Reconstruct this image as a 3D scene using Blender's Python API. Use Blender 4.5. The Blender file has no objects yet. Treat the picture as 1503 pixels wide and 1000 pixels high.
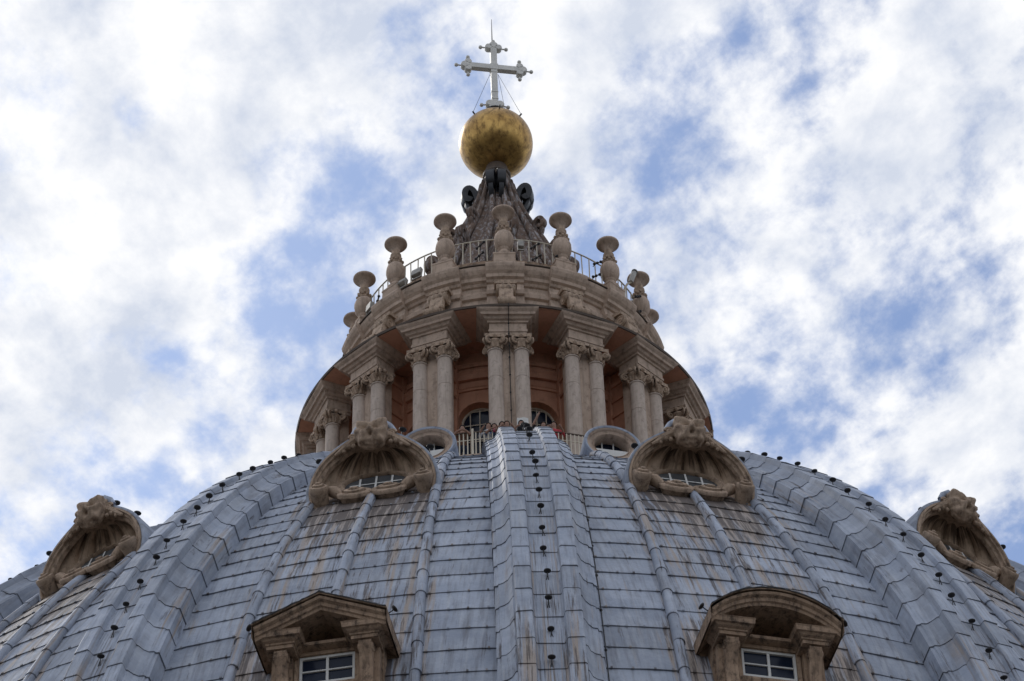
import bpy, math, random
from math import sin, cos, pi, radians, sqrt, exp, hypot
from mathutils import Vector, Matrix, noise as mnoise
random.seed(7)
sc = bpy.context.scene
col = sc.collection

# ------------------------------------------------------------------ camera, world, sun, exposure
CAMZ = 47.0
CAM_D, PITCH, YAW, ROLL, FPX = 75.1031, 0.7602, 0.0045, -0.0311, 4777.2
PHI = 0.0334
fw = Vector((sin(YAW)*cos(PITCH), cos(YAW)*cos(PITCH), sin(PITCH)))
rt = Vector((cos(YAW), -sin(YAW), 0)); up = rt.cross(fw)
rt, up = (rt*cos(ROLL)+up*sin(ROLL)), (rt*(-sin(ROLL))+up*cos(ROLL))
cd = bpy.data.cameras.new('camera'); cam = bpy.data.objects.new('camera', cd); col.objects.link(cam)
cd.sensor_width = 36.0; cd.lens = FPX*36.0/1503.0; cd.clip_start = .5; cd.clip_end = 20000
CAMP = Vector((0, -CAM_D, CAMZ))
M = Matrix.Identity(4)
for i in range(3):
    M[i][0] = rt[i]; M[i][1] = up[i]; M[i][2] = -fw[i]; M[i][3] = CAMP[i]
cam.matrix_world = M
sc.camera = cam

SUN_AZ, SUN_EL = radians(-38), radians(46)        # behind the dome, a little to the left
w = bpy.data.worlds.new('World'); sc.world = w; w.use_nodes = True
nt = w.node_tree; N = nt.nodes; L = nt.links; N.clear()
out = N.new('ShaderNodeOutputWorld'); bg = N.new('ShaderNodeBackground'); bg.inputs['Strength'].default_value = 0.1
L.new(bg.outputs[0], out.inputs[0])
sky = N.new('ShaderNodeTexSky'); sky.sky_type = 'NISHITA'; sky.sun_disc = False
sky.sun_elevation = SUN_EL; sky.sun_rotation = SUN_AZ
sky.air_density = 1.0; sky.dust_density = 1.0; sky.ozone_density = 1.4
tc = N.new('ShaderNodeTexCoord')
def wm(op, a=None, b=None, va=None, vb=None):
    n = N.new('ShaderNodeMath'); n.operation = op
    if a is not None: L.new(a, n.inputs[0])
    if b is not None: L.new(b, n.inputs[1])
    if va is not None: n.inputs[0].default_value = va
    if vb is not None: n.inputs[1].default_value = vb
    return n.outputs[0]
sp = N.new('ShaderNodeSeparateXYZ'); L.new(tc.outputs['Generated'], sp.inputs[0])
zc = wm('MAXIMUM', sp.outputs['Z'], vb=0.12)
dx = wm('DIVIDE', sp.outputs['X'], zc); dy = wm('DIVIDE', sp.outputs['Y'], zc)
cb = N.new('ShaderNodeCombineXYZ'); L.new(dx, cb.inputs[0]); L.new(dy, cb.inputs[1])
def wnoise(scale, detail, rough, off, dist=0.0, rot=0, sx=1, sy=1):
    m = N.new('ShaderNodeMapping'); L.new(cb.outputs[0], m.inputs[0])
    m.inputs['Location'].default_value = off; m.inputs['Rotation'].default_value = (0, 0, rot)
    m.inputs['Scale'].default_value = (sx, sy, 1)
    n = N.new('ShaderNodeTexNoise'); n.inputs['Scale'].default_value = scale
    n.inputs['Detail'].default_value = detail; n.inputs['Roughness'].default_value = rough
    n.inputs['Distortion'].default_value = dist
    L.new(m.outputs[0], n.inputs['Vector']); return n.outputs['Fac']
CLOUD_OFF = (5.6, 3.9, 0)
n1 = wnoise(4.6, 4, .5, CLOUD_OFF, .0, .6, 1.1, .9)
n2 = wnoise(9.5, 12, .58, (4.1, 5.3, 0), .1, .75, 1.15, .80)
n4 = wnoise(30.0, 8, .6, (2.9, 6.1, 0), .1, .6, 1.1, .85)
mixn = wm('ADD', wm('ADD', wm('MULTIPLY', n1, vb=.27), wm('MULTIPLY', n2, vb=.50)), wm('MULTIPLY', n4, vb=.23))
rp = N.new('ShaderNodeValToRGB'); L.new(mixn, rp.inputs[0])
rp.color_ramp.interpolation = 'EASE'
rp.color_ramp.elements[0].position = .42; rp.color_ramp.elements[0].color = (.10, .10, .10, 1)
rp.color_ramp.elements[1].position = .535; rp.color_ramp.elements[1].color = (1, 1, 1, 1)
n3 = wnoise(15.0, 10, .6, (1.3, 8.2, 4), .1, .6, 1.1, .85)
cr = N.new('ShaderNodeValToRGB'); L.new(n3, cr.inputs[0])
cr.color_ramp.elements[0].position = .34; cr.color_ramp.elements[0].color = (5.3, 5.75, 6.7, 1)
cr.color_ramp.elements[1].position = .56; cr.color_ramp.elements[1].color = (8.2, 8.25, 8.4, 1)
skym = N.new('ShaderNodeMixRGB'); skym.blend_type = 'MULTIPLY'; skym.inputs[0].default_value = 1
L.new(sky.outputs[0], skym.inputs[1]); skym.inputs[2].default_value = (.70, .86, 1.07, 1)
mx = N.new('ShaderNodeMixRGB'); L.new(rp.outputs[0], mx.inputs[0]); L.new(skym.outputs[0], mx.inputs[1]); L.new(cr.outputs[0], mx.inputs[2])
L.new(mx.outputs[0], bg.inputs[0])

sd = bpy.data.lights.new('sun', 'SUN'); sd.energy = 0.9; sd.angle = radians(14); sd.color = (1, .95, .88)
sun = bpy.data.objects.new('sun', sd); col.objects.link(sun)
# sky texture: rotation measured clockwise from +Y
sdir = Vector((sin(SUN_AZ)*cos(SUN_EL), cos(SUN_AZ)*cos(SUN_EL), sin(SUN_EL)))
sun.rotation_euler = sdir.to_track_quat('Z', 'Y').to_euler(); sun.location = (0, 60, 200)
sc.view_settings.view_transform = 'Standard'; sc.view_settings.look = 'None'
sc.view_settings.exposure = 0.3; sc.view_settings.gamma = 1.0; sc.view_settings.use_curve_mapping = False

def project(p):
    d = Vector(p)-CAMP; z = d.dot(fw)
    return 751.5+FPX*d.dot(rt)/z, 500-FPX*d.dot(up)/z

# ------------------------------------------------------------------ materials
MATS = {}
def new_mat(name):
    m = bpy.data.materials.new(name); m.use_nodes = True
    b = m.node_tree.nodes['Principled BSDF']; MATS[name] = m
    return m, m.node_tree.nodes, m.node_tree.links, b
def nmath(N, L, op, a, b):
    n = N.new('ShaderNodeMath'); n.operation = op
    for i, x in enumerate((a, b)):
        if x is None: continue
        if isinstance(x, (int, float)): n.inputs[i].default_value = x
        else: L.new(x, n.inputs[i])
    return n.outputs[0]
def nmix(N, L, f, a, b, mode='MIX'):
    n = N.new('ShaderNodeMixRGB'); n.blend_type = mode
    for i, x in enumerate((f, a, b)):
        if isinstance(x, (int, float)): n.inputs[i].default_value = x
        elif isinstance(x, tuple): n.inputs[i].default_value = (*x, 1)
        else: L.new(x, n.inputs[i])
    return n.outputs[0]
def nnoise(N, L, vec, scale, detail=5, rough=.55, sc3=None, loc=(0, 0, 0)):
    if sc3:
        m = N.new('ShaderNodeMapping'); m.inputs['Scale'].default_value = sc3; m.inputs['Location'].default_value = loc
        L.new(vec, m.inputs[0]); vec = m.outputs[0]
    n = N.new('ShaderNodeTexNoise'); n.inputs['Scale'].default_value = scale; n.inputs['Detail'].default_value = detail
    n.inputs['Roughness'].default_value = rough; L.new(vec, n.inputs['Vector']); return n.outputs['Fac']
def nramp(N, L, f, p0, p1, c0=(0, 0, 0), c1=(1, 1, 1)):
    r = N.new('ShaderNodeValToRGB'); L.new(f, r.inputs[0])
    r.color_ramp.elements[0].position = p0; r.color_ramp.elements[0].color = (*c0, 1)
    r.color_ramp.elements[1].position = p1; r.color_ramp.elements[1].color = (*c1, 1)
    return r.outputs[0]
def nbump(N, L, b, h, strength, dist=.02):
    n = N.new('ShaderNodeBump'); n.inputs['Strength'].default_value = strength; n.inputs['Distance'].default_value = dist
    L.new(h, n.inputs['Height']); L.new(n.outputs[0], b.inputs['Normal'])

def lead_mat():
    m, N, L, b = new_mat('lead_sheeting')
    uv = N.new('ShaderNodeUVMap'); uv.uv_map = 'UVMap'
    V = uv.outputs[0]
    at = N.new('ShaderNodeAttribute'); at.attribute_name = 'stain'
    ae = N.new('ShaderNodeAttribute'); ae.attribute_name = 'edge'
    oi = N.new('ShaderNodeObjectInfo')
    big = nnoise(N, L, V, 1.1, 4, .6)
    c = nmix(N, L, nramp(N, L, big, .3, .7), (.25, .285, .355), (.385, .42, .49))
    rnd = nmath(N, L, 'ADD', nmath(N, L, 'MULTIPLY', oi.outputs['Random'], .34), .83)
    cbn = N.new('ShaderNodeCombineXYZ')
    for i in range(3): L.new(rnd, cbn.inputs[i])
    c = nmix(N, L, 1.0, c, cbn.outputs[0], 'MULTIPLY')
    s1 = nnoise(N, L, V, 1.0, 6, .62, (7.5, .55, 1))
    c = nmix(N, L, nmath(N, L, 'MULTIPLY', nramp(N, L, s1, .48, .70), .72), c, (.15, .15, .165))
    s1b = nnoise(N, L, V, 1.0, 5, .6, (6.0, .5, 1), (13, 4, 0))
    c = nmix(N, L, nmath(N, L, 'MULTIPLY', nramp(N, L, s1b, .54, .75), .5), c, (.52, .54, .57))
    # rust coloured run-off
    s2 = nmath(N, L, 'ADD', nnoise(N, L, V, 1.0, 5, .6, (5.5, .22, 1), (3, 9, 0)), nmath(N, L, 'MULTIPLY', at.outputs['Fac'], .34))
    c = nmix(N, L, nmath(N, L, 'MULTIPLY', nramp(N, L, s2, .63, .74), .68), c, (.36, .27, .19))
    s3 = nmath(N, L, 'ADD', nnoise(N, L, V, 1.0, 6, .7, (9.0, .5, 1), (31, 2, 0)), nmath(N, L, 'MULTIPLY', at.outputs['Fac'], .24))
    c = nmix(N, L, nmath(N, L, 'MULTIPLY', nramp(N, L, s3, .605, .69), .85), c, (.075, .06, .055))
    gr = nnoise(N, L, V, 14, 4, .6)
    c = nmix(N, L, nmath(N, L, 'MULTIPLY', nramp(N, L, gr, .5, .8), .22), c, (.14, .13, .13))
    # gap shadow at the laps, painted as a dark line along lower edges
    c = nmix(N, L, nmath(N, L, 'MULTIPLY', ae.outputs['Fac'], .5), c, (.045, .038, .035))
    L.new(c, b.inputs['Base Color'])
    b.inputs['Roughness'].default_value = .62; b.inputs['Specular IOR Level'].default_value = .3
    h = nmath(N, L, 'ADD', nnoise(N, L, V, 2.2, 3, .5), nmath(N, L, 'MULTIPLY', gr, .25))
    nbump(N, L, b, h, .55, .05)
    return m
LEAD = lead_mat()

def stone_mat(name, ca, cb_, dark, dirt=.5, streak=.4, scale=1.0, bump=.5, cut=.52):
    m, N, L, b = new_mat(name)
    t = N.new('ShaderNodeTexCoord'); V = t.outputs['Object']
    g = nnoise(N, L, V, 1.6*scale, 6, .6)
    c = nmix(N, L, nramp(N, L, g, .32, .68), ca, cb_)
    st = nnoise(N, L, V, 1.0, 5, .62, (7*scale, 7*scale, .7*scale), (2, 5, 1))
    c = nmix(N, L, nmath(N, L, 'MULTIPLY', nramp(N, L, st, .5, .74), streak), c, dark)
    d = nnoise(N, L, V, 4.5*scale, 8, .7, (1, 1, .8), (9, 1, 4))
    c = nmix(N, L, nmath(N, L, 'MULTIPLY', nramp(N, L, d, cut, cut+.16), dirt), c, dark)
    f = nnoise(N, L, V, 38*scale, 4, .7)
    c = nmix(N, L, nmath(N, L, 'MULTIPLY', nramp(N, L, f, .5, .75), .3), c, tuple(x*.6 for x in ca))
    L.new(c, b.inputs['Base Color']); b.inputs['Roughness'].default_value = .85; b.inputs['Specular IOR Level'].default_value = .25
    nbump(N, L, b, nmath(N, L, 'ADD', f, nmath(N, L, 'MULTIPLY', d, 1.5)), bump, .02)
    return m
STONE = stone_mat('travertine', (.53, .405, .315), (.40, .30, .23), (.12, .09, .07), .6, .5)
CARVED = stone_mat('carved_travertine', (.52, .385, .285), (.33, .24, .17), (.065, .045, .033), .7, .55, 1.3, .8, .5)
DORM = stone_mat('sooty_stone', (.44, .31, .215), (.28, .19, .13), (.035, .027, .022), .85, .75, 1.2, .8, .5)
SHAFT = stone_mat('column_stone', (.55, .455, .385), (.43, .35, .29), (.20, .16, .13), .55, .6, 1.3, .5, .53)
PLASTER = stone_mat('ochre_plaster', (.56, .29, .19), (.45, .225, .14), (.17, .09, .06), .4, .35, .7, .25, .54)
SPIREM = stone_mat('weathered_spire_lead', (.20, .135, .10), (.085, .06, .048), (.50, .50, .52), .75, .75, 1.5, .9, .56)
CREAM = stone_mat('cream_iron_paint', (.62, .56, .46), (.55, .49, .39), (.30, .2, .12), .2, .2, 2, .1, .6)
WHITE = stone_mat('white_paint', (.70, .69, .66), (.60, .59, .56), (.35, .30, .24), .25, .3, 2, .1, .6)
def plain(name, c, rough=.6, metal=0.0, nscale=6, var=.35, spec=.4):
    m, N, L, b = new_mat(name)
    t = N.new('ShaderNodeTexCoord'); n = nnoise(N, L, t.outputs['Object'], nscale, 5, .6)
    L.new(nmix(N, L, nramp(N, L, n, .3, .7), c, tuple(x*(1-var) for x in c)), b.inputs['Base Color'])
    b.inputs['Roughness'].default_value = rough; b.inputs['Metallic'].default_value = metal
    b.inputs['Specular IOR Level'].default_value = spec
    return m
IRON = plain('black_iron', (.022, .019, .018), .55)
BRONZE = plain('dark_bronze', (.035, .036, .04), .42, .3, 4, .5)
RUSTPIPE = plain('brown_iron', (.10, .07, .05), .6)
GROUND = plain('paving', (.10, .095, .085), .9, 0, .05)
GREYBOX = plain('grey_enamel', (.42, .40, .36), .5)
CROSSM = plain('pale_gilded_iron', (.70, .68, .63), .5, 0, 5, .2)
SKIN = plain('skin', (.30, .17, .12), .6, 0, 9, .15)
def glass():
    m, N, L, b = new_mat('window_glass')
    t = N.new('ShaderNodeTexCoord'); n = nnoise(N, L, t.outputs['Object'], 2, 3)
    L.new(nmix(N, L, n, (.008, .013, .028), (.02, .027, .045)), b.inputs['Base Color'])
    b.inputs['Roughness'].default_value = .15; b.inputs['Specular IOR Level'].default_value = .2
    return m
GLASS = glass()
DUSTY = plain('dusty_glass', (.10, .105, .11), .35, 0, 3, .5, .5)
def gold():
    m, N, L, b = new_mat('gilded_bronze')
    t = N.new('ShaderNodeTexCoord'); V = t.outputs['Object']
    n = nnoise(N, L, V, 1.7, 7, .66); n2 = nnoise(N, L, V, 6, 6, .7, (1, 1, .45))
    c = nmix(N, L, nramp(N, L, n, .36, .66), (.56, .35, .115), (.26, .15, .05))
    c = nmix(N, L, nmath(N, L, 'MULTIPLY', nramp(N, L, n2, .47, .66), .72), c, (.085, .05, .022))
    L.new(c, b.inputs['Base Color']); b.inputs['Metallic'].default_value = .92
    L.new(nmath(N, L, 'ADD', nmath(N, L, 'MULTIPLY', n2, .34), .22), b.inputs['Roughness'])
    nbump(N, L, b, nmath(N, L, 'ADD', n, n2), .12, .03)
    return m
GOLD = gold()

def niche_mat():
    m = stone_mat('stained_niche_stone', (.54, .40, .29), (.38, .275, .195), (.09, .06, .042), .55, .35, 1.2, .7, .52)
    N = m.node_tree.nodes; L = m.node_tree.links; b = N['Principled BSDF']
    src = b.inputs['Base Color'].links[0].from_socket
    uv = N.new('ShaderNodeUVMap'); uv.uv_map = 'UVMap'
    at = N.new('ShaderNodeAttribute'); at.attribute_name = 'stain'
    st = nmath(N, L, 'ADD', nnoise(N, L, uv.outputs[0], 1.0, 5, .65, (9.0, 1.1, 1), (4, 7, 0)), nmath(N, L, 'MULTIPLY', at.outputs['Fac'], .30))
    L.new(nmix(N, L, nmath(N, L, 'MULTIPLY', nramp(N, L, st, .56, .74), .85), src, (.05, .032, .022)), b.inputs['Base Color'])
    return m
NICHE = niche_mat()

# ------------------------------------------------------------------ mesh helpers
class MB:
    def __init__(s): s.v = []; s.f = []; s.uv = {}; s.at = {}
    def add(s, vs, fs):
        o = len(s.v); s.v += [tuple(x) for x in vs]; s.f += [tuple(i+o for i in f) for f in fs]; return o
    def grid(s, P, cu=False, cv=False):
        nu, nv = len(P), len(P[0]); o = s.add([p for r in P for p in r], [])
        for i in range(nu if cu else nu-1):
            for j in range(nv if cv else nv-1):
                a, b = i % nu, (i+1) % nu; c, d = j % nv, (j+1) % nv
                s.f.append((o+a*nv+c, o+b*nv+c, o+b*nv+d, o+a*nv+d))
        return s
    def box(s, x0, x1, y0, y1, z0, z1):
        s.add([(x, y, z) for x in (x0, x1) for y in (y0, y1) for z in (z0, z1)],
              [(0, 1, 3, 2), (4, 6, 7, 5), (0, 4, 5, 1), (2, 3, 7, 6), (0, 2, 6, 4), (1, 5, 7, 3)]); return s
    def prism(s, poly, axis, a, b):
        n = len(poly)
        def P(p, t): return (t, p[0], p[1]) if axis == 'x' else ((p[0], t, p[1]) if axis == 'y' else (p[0], p[1], t))
        o = s.add([P(p, a) for p in poly]+[P(p, b) for p in poly], [])
        s.f += [(o+i, o+(i+1) % n, o+n+(i+1) % n, o+n+i) for i in range(n)]
        s.f += [tuple(o+i for i in range(n))[::-1], tuple(o+n+i for i in range(n))]; return s
    def tube(s, path, rad, n=8, caps=True):
        path = [Vector(p) for p in path]; R = rad if isinstance(rad, (list, tuple)) else [rad]*len(path)
        P = []; ref = None
        for i, p in enumerate(path):
            t = (path[min(i+1, len(path)-1)]-path[max(i-1, 0)]).normalized()
            if ref is None: ref = Vector((0, 0, 1)) if abs(t.z) < .9 else Vector((1, 0, 0))
            a = (ref-t*ref.dot(t))
            a = a.normalized() if a.length > 1e-6 else t.orthogonal().normalized(); b = t.cross(a); ref = a
            P.append([p+(a*cos(2*pi*k/n)+b*sin(2*pi*k/n))*R[i] for k in range(n)])
        o = len(s.v); s.grid(P, cv=True)
        if caps:
            s.f.append(tuple(o+k for k in range(n))[::-1]); s.f.append(tuple(o+(len(P)-1)*n+k for k in range(n)))
        return s
    def lathe(s, prof, n=24, c=(0, 0, 0), a0=0, a1=2*pi, sx=1, sy=1):
        full = abs(a1-a0-2*pi) < 1e-6; m = n if full else n+1
        P = [[(c[0]+r*sx*sin(a0+(a1-a0)*k/n), c[1]-r*sy*cos(a0+(a1-a0)*k/n), c[2]+z) for r, z in prof] for k in range(m)]
        return s.grid(P, cu=full)
    def ball(s, c, r, n=10, m=7, sx=1, sy=1, sz=1):
        return s.lathe([(max(1e-4, r*sin(pi*i/m)), -r*sz*cos(pi*i/m)) for i in range(m+1)], n, c, sx=sx, sy=sy)
    def build(s, name, mat, parent=None, smooth=False, ang=None):
        me = bpy.data.meshes.new(name); me.from_pydata(s.v, [], s.f)
        for m in (mat if isinstance(mat, (list, tuple)) else [mat]): me.materials.append(m)
        if s.uv is not None and len(s.uv) == len(s.v):
            l = me.uv_layers.new(name='UVMap'); vi = [0]*len(me.loops); me.loops.foreach_get('vertex_index', vi)
            l.data.foreach_set('uv', [q for i in vi for q in s.uv[i]])
        for k, d in s.at.items():
            a = me.attributes.new(k, 'FLOAT', 'POINT'); a.data.foreach_set('value', [d.get(i, 0.0) for i in range(len(s.v))])
        if smooth: me.polygons.foreach_set('use_smooth', [True]*len(me.polygons))
        me.update()
        o = bpy.data.objects.new(name, me); col.objects.link(o); o.parent = parent
        if ang:
            me.set_sharp_from_angle(angle=radians(ang))
        return o
def fixn(o):
    import bmesh
    bm = bmesh.new(); bm.from_mesh(o.data); bmesh.ops.recalc_face_normals(bm, faces=bm.faces); bm.to_mesh(o.data); bm.free(); return o
def tag(o, label, cat, group=None, kind=None):
    if label: o['label'] = label
    if cat: o['category'] = cat
    if group: o['group'] = group
    if kind: o['kind'] = kind
    return o
def empty(name, loc=(0, 0, 0), rz=0, label=None, cat=None, group=None):
    o = bpy.data.objects.new(name, None); col.objects.link(o); o.location = loc; o.rotation_euler = (0, 0, rz); o.empty_display_size = .2
    return tag(o, label, cat, group)
def copy_tree(o, parent=None):
    c = o.copy(); col.objects.link(c); c.parent = parent
    for ch in list(o.children): copy_tree(ch, c)
    return c
def pol(r, az, z): return (r*sin(az), -r*cos(az), z)
STEP = pi/8

# ------------------------------------------------------------------ setting below the frame
g = MB(); g.lathe([(0.001, 0), (60, 0), (600, 0), (9000, 0)], 48); g.build('ground', GROUND)['kind'] = 'structure'

# ------------------------------------------------------------------ the dome
DA, DC, DZ = 33.4567, 7.8189, 28.5376+CAMZ
def sst(x, a, b):
    t = min(1, max(0, (x-a)/(b-a))); return t*t*(3-2*t)
def dome_pt(th, az, h=0.0):
    h = h+.20*sst(th, .5, .85)
    r = (DA+h)*cos(th)-DC; return pol(r, az, DZ+(DA+h)*sin(th))
def dome_r(th): return DA*cos(th)-DC
def rib_hw(th): return 1.10-.17*th
dome = empty('dome', (0, 0, 0), 0, 'great ribbed church dome clad in blue-grey lead sheets with rust streaks', 'dome')
s = MB()
P = [[dome_pt(1.24-1.24*i/40, 2*pi*k/128, -.09) for i in range(41)] for k in range(128)]
s.grid(P, cu=True); s.build('dome_shell', RUSTPIPE, dome, True)
s = MB(); s.lathe([(26.6, 0), (26.6, 58), (27.2, 58.5), (27.2, 59.5), (25.9, 60), (25.9, DZ-1), (26.4, DZ-.6), (26.4, DZ-.1), (25.2, DZ+.05)], 96)
s.build('drum', STONE, dome)

W_ROW = .8486/DA; TH0 = .803
ths = [TH0+W_ROW*k for k in range(9, -24, -1)]
GAP = STEP/2
PANELS = [-1.5, -.5, .5, 1.5]
def dormer_stain(p, daz, th):
    v = 0.0
    x = abs(daz)*dome_r(th)
    if th < .70: v = max(v, exp(-((.70-th)/.17)**2*.9)*max(0, 1-(x/2.1)**4)*1.05)
    if .34 < th < .70 and abs(p) < 1: v = max(v, .35*max(0, 1-(x/2.0)**4))
    if th < .46: v = max(v, .8*sst(1.9-x, 0, .5)*sst(x, .7, 1.2)*sst(.46-th, 0, .08))
    return v
def az_edges(th):
    r = dome_r(th); e = GAP-(rib_hw(th)-.02)/r
    return [-e, -e*.54, 0, e*.54, e]
cand = []
NU = 5
for p in PANELS:
    for j in range(len(ths)-1):
        t0, t1 = ths[j], ths[j+1]
        for k in range(4):
            m = MB(); st = {}; ed = {}; uv = []
            jit = random.uniform(-.035, .035)*W_ROW; jr = random.uniform(0, 8)
            lift = random.uniform(.005, .020)
            e0, e1 = az_edges(t0), az_edges(t1)
            wob = [random.uniform(-.006, .010) for _ in range(NU+1)]
            for i in range(NU+1):
                f = i/NU
                for (v, h) in ((-.06, -.012), (.5, .002), (.98, lift*.9), (1.0, lift), (1.004, -.03)):
                    th = t0+(t1-t0)*v+(jit if v > .8 else 0)
                    u0 = e0[k]+(e1[k]-e0[k])*v; u1 = e0[k+1]+(e1[k+1]-e0[k+1])*v
                    da = u0+(u1-u0)*f
                    hh = h+(wob[i]*(1 if .2 < v < 1.002 else 0))+.012*mnoise.noise((da*60+p*9, th*50, 3))
                    m.v.append(dome_pt(th, PHI+p*STEP+da, hh)); q = len(m.v)-1
                    uv.append((da*dome_r(th)+p*40+jr*0, th*DA))
                    dr = min(abs(da-e0[1]), abs(da-e0[3]))*dome_r(th)
                    st[q] = max(dormer_stain(p, da, th), .8*max(0, 1-dr/.18) if k in (0, 3) else .3*max(0, 1-dr/.2))
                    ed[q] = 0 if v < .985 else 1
            for i in range(NU):
                for vv in range(4):
                    a = i*5+vv; m.f.append((a, a+5, a+6, a+1))
            # lap clips
            e = e1
            ncl = 4
            for c_ in range(ncl):
                da = e[k]+(e[k+1]-e[k])*((c_+.5+random.uniform(-.1, .1))/ncl); r = dome_r(t1); dw = .022/r; dt = .03/DA
                o = len(m.v)
                for (aa, tt, hh) in ((-dw, dt, lift), (dw, dt, lift), (dw, -dt, lift), (-dw, -dt, lift), (-dw, dt, lift+.022), (dw, dt, lift+.022), (dw, -dt, lift+.022), (-dw, -dt, lift+.022)):
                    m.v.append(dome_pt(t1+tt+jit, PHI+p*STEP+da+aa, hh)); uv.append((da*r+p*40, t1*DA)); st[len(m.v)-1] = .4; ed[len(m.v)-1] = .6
                m.f += [(o+4, o+5, o+6, o+7), (o, o+1, o+5, o+4), (o+2, o+3, o+7, o+6), (o+1, o+2, o+6, o+5), (o+3, o, o+4, o+7)]
            m.uv = uv; m.at = {'stain': st, 'edge': ed}
            pr = [project(dome_pt(t0, PHI+p*STEP+e0[k])), project(dome_pt(t0, PHI+p*STEP+e0[k+1])), project(dome_pt(t1, PHI+p*STEP+e1[k+1])), project(dome_pt(t1, PHI+p*STEP+e1[k]))]
            ar = sum(pr[i][0]*pr[(i+1) % 4][1]-pr[(i+1) % 4][0]*pr[i][1] for i in range(4))*.5
            cx = sum(q[0] for q in pr)/4; cy = sum(q[1] for q in pr)/4
            vis = -60 < cx < 1563 and cy < 1025 and ar > 0
            cand.append((ar if vis else -1, m))
cand.sort(key=lambda x: -x[0])
rest = MB(); rest.uv = []; rest.at = {'stain': {}, 'edge': {}}
for i, (ar, m) in enumerate(cand):
    if i < 300 and ar > 60:
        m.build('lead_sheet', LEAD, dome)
    else:
        o = rest.add(m.v, m.f); rest.uv += list(m.uv)
        for k in ('stain', 'edge'):
            for q, x in m.at[k].items(): rest.at[k][q+o] = x
rest.build('lead_sheets', LEAD, dome)['kind'] = 'stuff'
# far side of the dome: plain cladding
s = MB()
azs = [PHI+2*STEP+.0+(2*pi-4*STEP)*k/72 for k in range(73)]
s.grid([[dome_pt(1.05-1.05*i/30, a, 0.0) for i in range(31)] for a in azs]); s.uv = [(k*1.3, i*1.1) for k in range(73) for i in range(31)]
s.at = {'stain': {}, 'edge': {}}; s.build('rear_cladding', LEAD, dome, True)

# batten rolls
def roll_segment(p, da_f, t0, t1):
    m = MB(); uv = []; st = {}; ed = {}
    n = 8; jit = random.uniform(-.012, .012)
    rows = ((-.03, .112), (.5, .118), (.95, .128), (1.0, .132), (1.005, .09))
    for (v, R) in rows:
        th = t0+(t1-t0)*v; e = az_edges(th); da = {-1: e[1], 0: 0.0, 1: e[3]}[da_f]; r = dome_r(th)
        for k in range(n+1):
            a = pi*(-.08)+pi*1.16*k/n
            m.v.append(dome_pt(th, PHI+p*STEP+da+(R*cos(a)+jit)/r, .03+R*sin(a)*1.05)); uv.append((p*40+da_f*7+k*.05, th*DA+da_f*3))
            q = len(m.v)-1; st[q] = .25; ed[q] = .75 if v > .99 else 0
    for i in range(len(rows)-1):
        for k in range(n):
            a = i*(n+1)+k; m.f.append((a, a+1, a+n+2, a+n+1))
    m.uv = uv; m.at = {'stain': st, 'edge': ed}
    return m.build('roll_segment', LEAD, dome, True, 40)
for p in PANELS:
    for df in (-1, 0, 1):
        th = .865 if df else .652
        stop = .2 if df else (.435 if abs(p) < 1 else .36)
        while th > stop:
            t1 = th-W_ROW*1.28
            x, y = project(dome_pt((th+t1)/2, PHI+p*STEP, 0))
            roll_segment(p, df, th, max(t1, stop-.005)); th = t1

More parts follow.
